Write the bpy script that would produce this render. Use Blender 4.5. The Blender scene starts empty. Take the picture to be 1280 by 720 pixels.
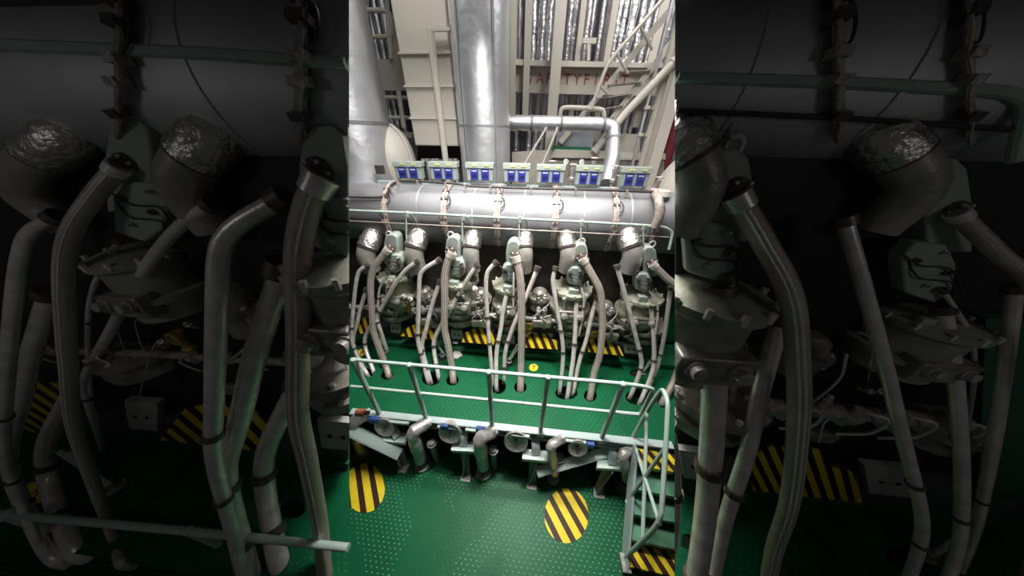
import bpy, bmesh, math, random
from mathutils import Vector as V, Matrix
random.seed(7)
S = bpy.context.scene
COL = S.collection
PI = math.pi

# ------------------------------------------------------------------ camera model
FPX, CAMZ = 303.0, 3.3
_d = V((-7.0, 483.0, FPX)).normalized()
_ux = -3980.0
_u = V((_ux, -(FPX * FPX + (-7.0) * _ux) / 483.0, FPX)).normalized()
AX, AZ = -_u, -_d
AY = AZ.cross(AX)
CAM = V((0, 0, CAMZ))
def ray(px, py):
    r = V((px - 640, py - 360, FPX))
    return V((AX.dot(r), AY.dot(r), AZ.dot(r)))
def atz(px, py, z=0.0):
    r = ray(px, py); return CAM + r * ((z - CAMZ) / r.z)
def aty(px, py, y):
    r = ray(px, py); return CAM + r * (y / r.y)
def onplane(px, py, p, n):
    r = ray(px, py); return CAM + r * ((p - CAM).dot(n) / r.dot(n))
FWD = V((AX.z, AY.z, AZ.z))
def mpp(p):                                     # metres that one pixel spans at point p
    return max((p - CAM).dot(FWD), .2) / FPX

# ------------------------------------------------------------------ mesh builder
CLIP = None                                     # (outward normal of a bay's bulkhead through CLIP[0]); bay parts stop at it
class MB:
    def __init__(s): s.v = []; s.f = []
    def add(s, vs, fs):
        o = len(s.v); s.v += [V(p) for p in vs]; s.f += [tuple(i + o for i in f) for f in fs]; return s
    def box(s, c, sx, sy, sz, R=None):
        c = V(c); vs = []
        for a in (-.5, .5):
            for b in (-.5, .5):
                for d in (-.5, .5):
                    q = V((a * sx, b * sy, d * sz))
                    vs.append(c + (R @ q if R else q))
        return s.add(vs, [(0, 1, 3, 2), (4, 6, 7, 5), (0, 4, 5, 1), (2, 3, 7, 6), (0, 2, 6, 4), (1, 5, 7, 3)])
    def frame_of(s, t, up=None):
        t = t.normalized(); up = up or (V((0, 0, 1)) if abs(t.z) < .9 else V((1, 0, 0)))
        a = t.cross(up).normalized(); return a, a.cross(t).normalized()
    def beam(s, p0, p1, w, h, up=None):
        p0, p1 = V(p0), V(p1); a, b = s.frame_of(p1 - p0, up); vs = []
        for p in (p0, p1):
            for i, j in ((-1, -1), (1, -1), (1, 1), (-1, 1)): vs.append(p + a * (i * w / 2) + b * (j * h / 2))
        return s.add(vs, [(0, 3, 2, 1), (4, 5, 6, 7), (0, 1, 5, 4), (1, 2, 6, 5), (2, 3, 7, 6), (3, 0, 4, 7)])
    def tube(s, path, r, n=10):
        path = [V(p) for p in path]; m = len(path); rr = r if isinstance(r, (list, tuple)) else [r] * m
        a = None; vs = []
        for i, p in enumerate(path):
            t = (path[min(i + 1, m - 1)] - path[max(i - 1, 0)]).normalized()
            if a is None: a, _ = s.frame_of(t)
            a = (a - t * a.dot(t)).normalized(); b = t.cross(a)
            for k in range(n):
                th = 2 * PI * k / n; vs.append(p + (a * math.cos(th) + b * math.sin(th)) * rr[i])
        fs = [(i * n + k, i * n + (k + 1) % n, (i + 1) * n + (k + 1) % n, (i + 1) * n + k) for i in range(m - 1) for k in range(n)]
        fs += [tuple(range(n - 1, -1, -1)), tuple((m - 1) * n + k for k in range(n))]
        return s.add(vs, fs)
    def cyl(s, p0, p1, r, r1=None, n=18):
        return s.tube([p0, p1], [r, r if r1 is None else r1], n)
    def lathe(s, p, axis, prof, n=24):            # prof: (distance along axis, radius)
        p = V(p); axis = V(axis).normalized(); a, b = s.frame_of(axis); vs = []
        for t, r in prof:
            for k in range(n):
                th = 2 * PI * k / n; vs.append(p + axis * t + (a * math.cos(th) + b * math.sin(th)) * max(r, 1e-4))
        m = len(prof)
        fs = [(i * n + k, i * n + (k + 1) % n, (i + 1) * n + (k + 1) % n, (i + 1) * n + k) for i in range(m - 1) for k in range(n)]
        fs += [tuple(range(n - 1, -1, -1)), tuple((m - 1) * n + k for k in range(n))]
        return s.add(vs, fs)
    def prism(s, pts, vec):
        pts = [V(p) for p in pts]; n = len(pts); vec = V(vec)
        return s.add(pts + [p + vec for p in pts], [tuple(range(n)), tuple(range(2 * n - 1, n - 1, -1))] + [((i + 1) % n, i, i + n, (i + 1) % n + n) for i in range(n)])
    def ball(s, c, rx, ry=None, rz=None, n=18, m=10):
        c = V(c); ry = ry or rx; rz = rz or rx; vs = []; fs = []
        for i in range(m + 1):
            ph = PI * i / m
            for k in range(n):
                th = 2 * PI * k / n; q = max(math.sin(ph), 1e-3)
                vs.append(c + V((rx * q * math.cos(th), ry * q * math.sin(th), rz * math.cos(ph))))
        fs = [(i * n + k, i * n + (k + 1) % n, (i + 1) * n + (k + 1) % n, (i + 1) * n + k) for i in range(m) for k in range(n)]
        return s.add(vs, fs)
    def build(s, name, mat, root=None, smooth=35, bevel=0, origin=None):
        if root == 'CUT': return 'CUT'
        if CLIP and all((p - CLIP[0]).dot(CLIP[1]) > -1e-3 for p in s.v): return 'CUT'
        lo = V([min(p[i] for p in s.v) for i in range(3)]); hi = V([max(p[i] for p in s.v) for i in range(3)])
        o = root_origin(root) if root else (V(origin) if origin else V(((lo.x + hi.x) / 2, (lo.y + hi.y) / 2, lo.z)))
        me = bpy.data.meshes.new(name); me.from_pydata([p - o for p in s.v], [], s.f); me.validate()
        bm = bmesh.new(); bm.from_mesh(me); bmesh.ops.recalc_face_normals(bm, faces=bm.faces)
        if CLIP and any((p - CLIP[0]).dot(CLIP[1]) > 0 for p in s.v):
            cut = bmesh.ops.bisect_plane(bm, geom=bm.verts[:] + bm.edges[:] + bm.faces[:], plane_co=CLIP[0] - o, plane_no=CLIP[1], clear_outer=True)
            ce = [e for e in cut['geom_cut'] if isinstance(e, bmesh.types.BMEdge)]
            bmesh.ops.holes_fill(bm, edges=ce, sides=0)
        bm.to_mesh(me); bm.free()
        me.materials.append(mat)
        if smooth: me.polygons.foreach_set('use_smooth', [True] * len(me.polygons)); me.set_sharp_from_angle(angle=math.radians(smooth))
        ob = bpy.data.objects.new(name, me); COL.objects.link(ob)
        if root: ob.parent = root; ob.location = (0, 0, 0)
        else: ob.location = o
        if bevel:
            b = ob.modifiers.new('bevel', 'BEVEL'); b.width = bevel; b.segments = 2; b.limit_method = 'ANGLE'
        ob['o'] = [o.x, o.y, o.z]
        return ob
def root_origin(r): return V(r['o'])
def tag(o, label, cat, group=None):
    if o == 'CUT': return o
    o['label'] = label; o['category'] = cat
    if group: o['group'] = group
    return o
def thing(name, label, cat, loc, group=None):
    o = bpy.data.objects.new(name, None); o.empty_display_size = .1; COL.objects.link(o)
    o.location = loc; o['o'] = list(loc); return tag(o, label, cat, group)
def struct(o): o['kind'] = 'structure'; return o
def catmull(pts, sub=6):
    pts = [V(p) for p in pts]; q = [pts[0] * 2 - pts[1]] + pts + [pts[-1] * 2 - pts[-2]]; out = []
    for i in range(1, len(q) - 2):
        a, b, c, d = q[i - 1:i + 3]
        for k in range(sub):
            t = k / sub
            out.append(.5 * ((2 * b) + (c - a) * t + (2 * a - 5 * b + 4 * c - d) * t * t + (3 * b - a - 3 * c + d) * t ** 3))
    return out + [pts[-1]]
def fillet(pts, frac=.35, sub=5):
    pts = [V(p) for p in pts]; out = [pts[0]]
    for i in range(1, len(pts) - 1):
        a, b, c = pts[i - 1:i + 2]; p = b.lerp(a, frac); q = b.lerp(c, frac)
        for k in range(sub + 1):
            t = k / sub; out.append(p * (1 - t) ** 2 + b * 2 * t * (1 - t) + q * t * t)
    return out + [pts[-1]]

# ------------------------------------------------------------------ materials
MAT = {}
def mat(name, col, rough=.5, metal=0.0, noise=.15, scale=6.0, bump=0.0, bscale=40.0, coat=0.0, col2=None):
    m = bpy.data.materials.new(name); m.use_nodes = True; nt = m.node_tree; b = nt.nodes['Principled BSDF']
    b.inputs['Roughness'].default_value = rough; b.inputs['Metallic'].default_value = metal
    b.inputs['Coat Weight'].default_value = coat
    tc = nt.nodes.new('ShaderNodeTexCoord')
    n = nt.nodes.new('ShaderNodeTexNoise'); n.inputs['Scale'].default_value = scale; n.inputs['Detail'].default_value = 5
    nt.links.new(tc.outputs['Object'], n.inputs['Vector'])
    r = nt.nodes.new('ShaderNodeValToRGB'); c = V(col)
    lo = c * (1 - noise); hi = V(col2) if col2 else c * (1 + noise)
    r.color_ramp.elements[0].position = .3; r.color_ramp.elements[1].position = .7
    r.color_ramp.elements[0].color = (*lo, 1); r.color_ramp.elements[1].color = (*hi, 1)
    nt.links.new(n.outputs['Fac'], r.inputs['Fac']); nt.links.new(r.outputs['Color'], b.inputs['Base Color'])
    if bump:
        n2 = nt.nodes.new('ShaderNodeTexNoise'); n2.inputs['Scale'].default_value = bscale; n2.inputs['Detail'].default_value = 3
        nt.links.new(tc.outputs['Object'], n2.inputs['Vector'])
        bp = nt.nodes.new('ShaderNodeBump'); bp.inputs['Strength'].default_value = bump; bp.inputs['Distance'].default_value = .02
        nt.links.new(n2.outputs['Fac'], bp.inputs['Height']); nt.links.new(bp.outputs['Normal'], b.inputs['Normal'])
    MAT[name] = m; return m
mat('cream', (.57, .535, .475), .45, 0, .05, 1.5)
mat('cream_pipe', (.61, .575, .515), .4, 0, .05, 3)
mat('white_rail', (.66, .63, .56), .4, 0, .05, 5)
mat('cladding', (.33, .33, .345), .68, 1.0, .2, 1.6, .12, 5)
mat('cladding_lightened', (.62, .62, .64), .6, 1.0, .2, 1.6, .12, 5)  # same cladding made paler to offset the low light in the bays
mat('casing_brown', (.05, .043, .038), .5, .2, .5, 5, .3, 14)
mat('wall_foil', (.86, .86, .88), .3, .85, .15, 8, .8, 18)
mat('lagging', (.74, .75, .78), .42, .9, .08, 3, .35, 7)
mat('foil', (.70, .67, .63), .42, 1.0, .15, 8, .9, 22)
mat('bare_steel', (.86, .79, .74), .34, .45, .18, 9, .08, 60)
mat('hose', (.50, .42, .365), .42, .4, .15, 10, .3, 220)
mat('collar', (.16, .13, .115), .4, .6, .2, 20)
mat('pale_green', (.37, .43, .38), .42, 0, .10, 8, .06, 30)
mat('rail_green', (.42, .54, .48), .38, 0, .06, 6)
mat('cap_green', (.50, .62, .56), .4, 0, .05, 5)
mat('beam_grey', (.36, .45, .44), .42, 0, .08, 5)
mat('casting', (.30, .285, .245), .4, .4, .35, 7, .25, 30)
mat('box_green', (.27, .315, .28), .42, 0, .06, 8)
mat('olive', (.31, .325, .245), .45, .1, .25, 9, .15, 30)
mat('grey_elbow', (.42, .40, .37), .42, .35, .2, 6, .2, 25)
mat('lag_foil', (.58, .56, .53), .33, .45, .15, 8, .8, 20)
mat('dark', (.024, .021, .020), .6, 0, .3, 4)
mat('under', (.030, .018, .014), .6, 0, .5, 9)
mat('bed', (.10, .12, .10), .5, .1, .3, 6)
mat('tag_grey', (.46, .47, .43), .5, 0, .1, 9)
mat('strip', (.50, .42, .37), .5, .3, .3, 22, .3, 60)
mat('cable', (.05, .04, .04), .55, 0, .2, 8)
mat('brass', (.42, .29, .07), .4, .5, .3, 12)
mat('red_paint', (.40, .04, .07), .5, 0, .1, 9)
mat('maroon', (.22, .03, .05), .5, 0, .2, 5)
mat('wall_grey', (.25, .25, .30), .6, 0, .35, 1.2)
mat('window_dark', (.05, .055, .09), .4, 0, .6, 3)
mat('blue', (.03, .04, .27), .25, 0, .1, 10)
mat('blue_dark', (.018, .02, .09), .2, 0, .1, 10)
mat('blue_plate', (.04, .12, .42), .4, 0, .1, 10)
mat('yellow', (.80, .60, .02), .45, 0, .05, 8)
mat('label_yellow', (.60, .60, .22), .5, 0, .1, 8)
mat('white', (.72, .70, .66), .5, 0, .05, 9)
mat('pad', (.62, .58, .55), .6, 0, .25, 60, .5, 80)
mat('orange', (.50, .16, .08), .5, 0, .1, 9)
mat('foot_metal', (.30, .29, .28), .5, .5, .35, 14, .2, 40)
mat('grey_blue', (.34, .36, .42), .5, 0, .1, 3)
mat('pump_pale', (.42, .39, .37), .45, .3, .25, 14)

def deck_mat(name, plate):
    m = bpy.data.materials.new(name); m.use_nodes = True; nt = m.node_tree; N = nt.nodes.new; L = nt.links.new
    b = nt.nodes['Principled BSDF']; b.inputs['Roughness'].default_value = .42; b.inputs['Specular IOR Level'].default_value = .12
    tc = N('ShaderNodeTexCoord')
    n = N('ShaderNodeTexNoise'); n.inputs['Scale'].default_value = 1.6; n.inputs['Detail'].default_value = 6; L(tc.outputs['Object'], n.inputs['Vector'])
    r = N('ShaderNodeValToRGB'); r.color_ramp.elements[0].position = .3; r.color_ramp.elements[1].position = .72
    r.color_ramp.elements[0].color = (.004, .080, .031, 1); r.color_ramp.elements[1].color = (.006, .112, .045, 1); L(n.outputs['Fac'], r.inputs['Fac'])
    L(r.outputs['Color'], b.inputs['Base Color'])
    # raised studs of chequer plate: small lozenges on a staggered grid, highlights on their tips painted in as paler colour
    sx = N('ShaderNodeSeparateXYZ'); L(tc.outputs['Object'], sx.inputs[0])
    def M(op, a, bb=None, c=None):
        q = N('ShaderNodeMath'); q.operation = op
        for i, x in enumerate((a, bb, c)):
            if x is None: continue
            if isinstance(x, (int, float)): q.inputs[i].default_value = x
            else: L(x, q.inputs[i])
        return q.outputs[0]
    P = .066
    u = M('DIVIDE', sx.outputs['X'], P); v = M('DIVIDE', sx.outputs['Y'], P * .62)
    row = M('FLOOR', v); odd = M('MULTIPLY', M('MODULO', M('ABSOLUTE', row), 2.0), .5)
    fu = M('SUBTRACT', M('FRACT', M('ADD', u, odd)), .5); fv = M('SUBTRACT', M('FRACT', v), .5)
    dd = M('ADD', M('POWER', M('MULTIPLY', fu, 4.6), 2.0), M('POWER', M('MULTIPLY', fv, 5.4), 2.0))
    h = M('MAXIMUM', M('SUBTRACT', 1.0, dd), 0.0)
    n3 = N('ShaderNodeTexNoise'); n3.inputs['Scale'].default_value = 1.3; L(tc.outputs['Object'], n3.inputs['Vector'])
    glintmask = M('MULTIPLY', M('GREATER_THAN', n3.outputs['Fac'], .47), plate)
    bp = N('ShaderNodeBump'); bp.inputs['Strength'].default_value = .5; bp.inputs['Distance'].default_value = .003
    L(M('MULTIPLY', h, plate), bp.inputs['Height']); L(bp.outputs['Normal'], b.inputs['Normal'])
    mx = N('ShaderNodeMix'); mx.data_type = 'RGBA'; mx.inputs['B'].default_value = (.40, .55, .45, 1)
    L(r.outputs['Color'], mx.inputs['A']); L(M('MULTIPLY', M('GREATER_THAN', h, .66), M('MULTIPLY', glintmask, .6)), mx.inputs['Factor']); L(mx.outputs['Result'], b.inputs['Base Color'])
    MAT[name] = m; return m
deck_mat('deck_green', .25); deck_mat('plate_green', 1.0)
mat('green_panel', (.010, .13, .060), .4, 0, .12, 3)
mat('tread_green', (.08, .23, .13), .45, 0, .25, 5)

def hazard(name, dirv, period, phase=0.0, duty=.5):
    m = bpy.data.materials.new(name); m.use_nodes = True; nt = m.node_tree; N = nt.nodes.new; L = nt.links.new
    b = nt.nodes['Principled BSDF']; b.inputs['Roughness'].default_value = .5; b.inputs['Specular IOR Level'].default_value = .2
    tc = N('ShaderNodeTexCoord'); d = N('ShaderNodeVectorMath'); d.operation = 'DOT_PRODUCT'; L(tc.outputs['Object'], d.inputs[0]); d.inputs[1].default_value = V(dirv).normalized() / period
    a = N('ShaderNodeMath'); a.operation = 'ADD'; L(d.outputs['Value'], a.inputs[0]); a.inputs[1].default_value = phase + 50
    f = N('ShaderNodeMath'); f.operation = 'FRACT'; L(a.outputs[0], f.inputs[0])
    g = N('ShaderNodeMath'); g.operation = 'GREATER_THAN'; L(f.outputs[0], g.inputs[0]); g.inputs[1].default_value = duty
    n = N('ShaderNodeTexNoise'); n.inputs['Scale'].default_value = 14; L(tc.outputs['Object'], n.inputs['Vector'])
    r = N('ShaderNodeValToRGB'); r.color_ramp.elements[0].color = (.62, .46, .012, 1); r.color_ramp.elements[1].color = (.86, .66, .02, 1); L(n.outputs['Fac'], r.inputs['Fac'])
    mx = N('ShaderNodeMix'); mx.data_type = 'RGBA'; L(g.outputs[0], mx.inputs['Factor']); L(r.outputs['Color'], mx.inputs['A']); mx.inputs['B'].default_value = (.035, .014, .012, 1)
    L(mx.outputs['Result'], b.inputs['Base Color']); MAT[name] = m; return m

def text_mesh(name, body, mt, origin, xdir, ydir, size, root=None, bold=0.0, extr=.002, spacing=1.0):
    cu = bpy.data.curves.new(name, 'FONT'); cu.body = body; cu.size = size; cu.extrude = extr; cu.offset = bold; cu.space_character = spacing
    tmp = bpy.data.objects.new(name + '_tmp', cu); COL.objects.link(tmp)
    dg = bpy.context.evaluated_depsgraph_get(); me = bpy.data.meshes.new_from_object(tmp.evaluated_get(dg))
    bpy.data.objects.remove(tmp); x = V(xdir).normalized(); y = V(ydir); y = (y - x * y.dot(x)).normalized(); z = x.cross(y)
    R = Matrix((x, y, z)).transposed().to_4x4(); R.translation = V(origin); me.transform(R)
    mb = MB(); mb.add([v.co for v in me.vertices], [tuple(p.vertices) for p in me.polygons]); bpy.data.meshes.remove(me)
    return mb.build(name, mt, root, smooth=0)

# ------------------------------------------------------------------ rigs: the lit engine and two added dim bays, enlarged copies of it
ORD = ['first', 'second', 'third', 'fourth', 'fifth', 'sixth', 'seventh', 'eighth', 'ninth', 'tenth', 'eleventh', 'twelfth', 'thirteenth', 'fourteenth', 'fifteenth', 'sixteenth', 'seventeenth', 'eighteenth']
class Rig:
    def __init__(s, key, mag, sy, where, short):
        s.key, s.mag, s.sy, s.where, s.short = key, mag, sy, where, short
    def pix(s, px, py): return 640 + (px - 640) * s.mag, 360 + (py - 360) * s.mag
    def P(s, px, py, Y): return aty(*s.pix(px, py), Y * s.sy)
    def D(s, px, py, z=0.0): return atz(*s.pix(px, py), z)
    def w(s, px, py, Y):                          # metres per photo pixel there, for an upright width
        p = s.P(px, py, Y); X, _ = s.pix(px, py)
        return s.mag * mpp(p) / math.sqrt(1 + ((X - 640) / FPX) ** 2)
    def path(s, pts, y0, into=-.10, pw=1.0, dy=.07):
        L = [0]
        for a, b in zip(pts, pts[1:]): L.append(L[-1] + math.dist(a, b))
        yb = s.D(*pts[-1]).y / s.sy; out = []
        for q, l in zip(pts, L):
            t = l / L[-1]; Y = yb + (y0 - yb) * (1 - t) ** pw
            dk = s.D(*q)
            if t < .999 and s.pix(*q)[1] > 200 and dk.y > 0: Y = min(Y, dk.y / s.sy - dy * (1 - t))
            out.append(s.P(q[0], q[1], Y))
        out[-1] = s.D(*pts[-1]); out.append(out[-1] + V((0, 0, into * (1 if s.mag == 1 else 1.6))))
        return out
LIT = Rig('lit', 1.0, 1.0, 'lit engine', 'lit')
BAYL = Rig('rail', 3.168, .36, 'dim bay with the guard rail', 'dim rail bay')
BAYR = Rig('panel', 3.168, .42, 'dim bay with the green panel', 'dim panel bay')
EDGE = {'rail': 438.0, 'panel': 842.0}
def xedge(rig, y, z, pad=0.0):                    # where a dim bay ends at depth y and height z: its leaning bulkhead
    col = EDGE[rig.key] + (-1.2 - pad if rig.key == 'rail' else 1.2 + pad)
    k = (col - 640) / FPX
    # solve for x with (AX*x+AY*y+AZ*(z-H)) : c.x = k*c.z
    n = V((AX.x - k * AX.z, AY.x - k * AY.z, AZ.x - k * AZ.z))
    return -(n.y * y + n.z * (z - CAMZ)) / n.x

def clip_to(rig):
    global CLIP
    if rig is LIT: CLIP = None; return
    k = (EDGE[rig.key] + (-1.6 if rig is BAYL else 1.6) - 640) / FPX
    n = V((AX.x - k * AX.z, AY.x - k * AY.z, AZ.x - k * AZ.z)).normalized()
    CLIP = (CAM, n if rig is BAYL else -n)

HY, HZ, HR = 3.66, 2.25, .425                     # receiver axis of the lit engine

# photo measurements, in pixels of the bright middle picture
DISC = [(486.6, 310.6, 6.5), (563.4, 314.5, 7), (643.8, 320.3, 7), (728.4, 323, 8), (816, 330, 8)]
BLOCK = [(488, 306), (565, 309), (641, 314), (726, 318), (812, 322)]
BODY = [(497, 352, 21), (577, 358, 20), (636, 364, 18), (714, 368, 22), (799, 376, 25)]
HOSE = [
 [(485.6, 311.5), (475, 324), (466.2, 337.8), (463.3, 353), (464, 377), (465, 390), (467, 413), (474, 434.5), (482.7, 457.8), (485.6, 468)],
 [(565.4, 315.4), (559.5, 328), (555.7, 347.5), (556, 376), (555.7, 409), (559.5, 428), (564.4, 454), (566.4, 474)],
 [(643.8, 320.3), (648.7, 337.8), (651.2, 361), (652, 396), (651.8, 430), (651.2, 457.8), (650.6, 484)],
 [(728, 323), (739, 341.7), (749.8, 363), (752.7, 388.4), (753, 412), (749.5, 444), (743, 465), (738, 494.7)],
 [(815, 330), (832.5, 347), (847, 361), (856, 395), (855, 435), (845, 470), (829, 501)]]
PIPES = {
 0: [[(460, 332), (448.7, 337.8), (444.8, 353), (441, 390), (439, 425), (446, 444), (455, 466)],
     [(458, 362), (449.7, 388), (447, 403), (441, 421), (442, 434), (451.6, 455), (458.5, 467)],
     [(470, 396), (455.5, 421), (457, 437), (467, 464)],
     [(521.6, 327), (508, 336), (494.4, 353), (480.8, 378.6), (470, 397), (474, 408), (483, 436)]],
 1: [[(548.9, 325), (531.4, 334.9), (524.5, 343.6), (523.6, 369), (522.6, 405), (521.8, 427), (529.4, 454), (534.3, 475)],
     [(550, 352), (539, 384.5), (532.5, 413), (526.9, 430), (529, 444), (537.5, 474)],
     [(557, 396), (542, 424), (542.5, 440), (548, 470)],
     [(596.5, 332), (585.8, 345.6), (562.5, 388.4), (557, 399)]],
 2: [[(619.8, 328), (609.5, 338.5), (607.2, 351.4), (608.2, 380.6), (610, 409), (613, 444), (616, 478)],
     [(635.4, 359), (628.6, 388.4), (626.6, 409), (620, 440), (620.5, 484)],
     [(672, 335), (663.3, 357), (653.6, 380.6), (641, 409), (630.8, 440), (630, 474)]],
 3: [[(694.5, 335), (690.5, 349.5), (693.4, 369), (697.3, 394), (703.6, 428), (704, 450), (700, 487)],
     [(720.7, 362), (719.7, 407), (716.8, 448), (709.5, 495)],
     [(746, 372), (739, 396), (733.3, 424.7), (723.6, 452), (716.8, 489)]],
 4: [[(771, 333), (778, 357), (787.7, 392), (793.6, 417), (803, 452), (799.4, 467.5), (789, 493)],
     [(810, 368), (815, 394), (817.9, 434.5), (817, 463), (801.4, 500)],
     [(838.3, 360), (834.4, 392), (829.6, 424.7), (822.8, 457), (812, 482)]]}
THIN = {0: [[(485, 341), (473.5, 361), (472.4, 382), (474, 404)]], 1: [], 2: [[(642.3, 336), (642, 352), (641.6, 384)]],
        3: [[(725.5, 356), (730.6, 372), (728.4, 396), (723.6, 419)]], 4: [[(810, 361), (822, 379), (822.8, 396), (819, 418)]]}
ELBOW = [(463, 0), (521, 1), (590, 1), (656, 2), (708, 3), (786, 4)]
ELR = {463: 13.5, 521: 13, 590: 11, 656: 10, 708: 11, 786: 14.5}
STRIP = [(484.5, 0), (556.5, 1), (622, 2), (694, 3), (769, 4), (821, 5)]
PLATE = [[(442, 417), (446, 398), (455, 397), (463.5, 398.5), (462, 417)],
         [(501, 420), (511, 407.5), (523.6, 405), (536, 408), (544, 412), (540.5, 424.5)],
         [(577, 427.6), (582, 415.5), (593.6, 410), (609, 411), (620.5, 419), (617, 431)],
         [(657, 434.5), (657.4, 421.5), (667, 416), (684.7, 417.3), (688, 423.5), (696, 426), (697, 437)],
         [(735.5, 440), (734.7, 427), (743, 422.6), (762.5, 424), (766, 430.8), (774, 432.3), (779.6, 445)]]
TAGS = [[(487, 404.5), (494, 405.5)], [(563, 412), (572, 413.5)], [(627, 418), (637, 419)], [(706, 424), (716, 426)], [(779, 430), (792, 432)]]
PUMP = [(532, 370), (602, 372), (677, 372), (760, 388), (0, 0)]
HOLES = [[(457, 466, 9.5, 6), (483.5, 468.5, 8, 6.2), (483.5, 439, 3.5, 3)], [(539, 473, 12, 9), (565.5, 475, 8, 7), (553, 447, 5.5, 4)],
         [(623, 483, 9.5, 9.5), (650.5, 484, 8, 7), (637, 453.5, 5.5, 4.5)], [(708, 491, 14, 8.5), (738, 494.5, 8.2, 7.5), (709, 460, 3, 3)],
         [(797, 496, 15, 10), (829, 501, 7.5, 8.5), (797, 466.5, 10, 5)]]

hazard('hazard_cover', (1, 0, .62), .118, .1, .5)
hazard('hazard_cover_b', (1, 0, .15), .27, .2, .5)
hazard('hazard_cover_c', (1, 0, .75), .095, .2, .5)
hazard('hazard_oval_b', (1, .85, 0), .158, .1, .56)
hazard('hazard_oval', (1, .66, 0), .158, .32, .56)
hazard('hazard_tread', (1, .55, 0), .125, .1, .5)

def U(i): return ORD[4 - i]                        # heads are counted from the ladder

# ------------------------------------------------------------------ decks (green platform wraps round the lower floor)
def hole_loops():
    loops = []
    for i in range(5): loops += [(LIT, h) for h in HOLES[i]]
    loops += [(BAYL, h) for i in (0, 1) for h in HOLES[i]]
    loops += [(BAYR, h) for i in (3, 4) for h in HOLES[i]]
    return loops
DECKY = 1.74
def build_deck():
    bm = bmesh.new()
    def loop(pts):
        vs = [bm.verts.new(p) for p in pts]; return [bm.edges.new((vs[i], vs[(i + 1) % len(vs)])) for i in range(len(vs))]
    yn = .2
    outer = [V((-7.5, yn, 0)), V((xedge(BAYL, yn, 0), yn, 0)), V((xedge(BAYL, DECKY, 0), DECKY, 0)), V((xedge(BAYR, DECKY, 0), DECKY, 0)), V((xedge(BAYR, yn, 0), yn, 0)), V((6.5, yn, 0)), V((6.5, 4.6, 0)), V((-7.5, 4.6, 0))]
    E = loop(outer); rims = []
    for rig, (cx, cy, rx, ry) in hole_loops():
        ring = [rig.D(cx + rx * math.cos(2 * PI * k / 20), cy + ry * math.sin(2 * PI * k / 20)) for k in range(20)]
        if any(p.y < yn + .03 or p.y > 4.5 or p.x < -7.4 or p.x > 6.4 for p in ring): continue
        if rig is BAYL and max(p.x - xedge(BAYL, p.y, 0) for p in ring) > -.02: continue
        if rig is BAYR and min(p.x - xedge(BAYR, p.y, 0) for p in ring) < .02: continue
        if rig is LIT:
            if min(p.x - xedge(BAYL, p.y, 0) for p in ring) < .02 : pass
        E += loop(ring); rims.append((rig, ring))
    bmesh.ops.triangle_fill(bm, edges=E, use_beauty=True, use_dissolve=False)
    bm.normal_update()
    for f in bm.faces:
        if f.normal.z < 0: f.normal_flip()
    me = bpy.data.meshes.new('floor_upper'); bm.to_mesh(me); bm.free()
    mb = MB(); mb.add([v.co for v in me.vertices], [tuple(p.vertices) for p in me.polygons])
    for rig, ring in rims:                           # plate thickness round each opening
        n = len(ring); mb.add(ring + [p + V((0, 0, -.05)) for p in ring], [(k, (k + 1) % n, (k + 1) % n + n, k + n) for k in range(n)])
    bpy.data.meshes.remove(me)
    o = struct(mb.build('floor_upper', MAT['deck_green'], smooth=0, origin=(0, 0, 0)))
    return rims
RIMS = build_deck()
FZ = -.9
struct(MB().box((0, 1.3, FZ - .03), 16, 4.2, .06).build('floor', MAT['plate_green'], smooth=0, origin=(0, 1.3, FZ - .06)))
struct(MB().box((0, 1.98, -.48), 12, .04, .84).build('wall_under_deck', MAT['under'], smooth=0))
# steel edges of the two deck wings beside the well
for rig, nm in ((BAYL, 'trim_1'), (BAYR, 'trim_2')):
    s = -1 if rig is BAYL else 1
    e = [V((xedge(rig, y, z), y, z)) for y, z in ((.2, -.002), (1.68, -.002), (1.68, -.14), (.2, -.14))]
    struct(MB().prism(e, (s * .012, 0, 0)).build(nm, MAT['beam_grey'], smooth=0))
for rig, nm in ((BAYL, 'light_shield_left'), (BAYR, 'light_shield_right')):   # unseen slab added over each dim bay to block lamp light
    s = -1 if rig is BAYL else 1; X = s * 7
    struct(MB().prism([V((X, .75, 4.7)), V((xedge(rig, .75, 4.7) if False else s * .55, .75, 4.7)), V((xedge(rig, 2.3, 4.7), 2.3, 4.7)), V((X, 2.3, 4.7))], (0, 0, .05)).build(nm, MAT['dark'], smooth=0))

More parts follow.
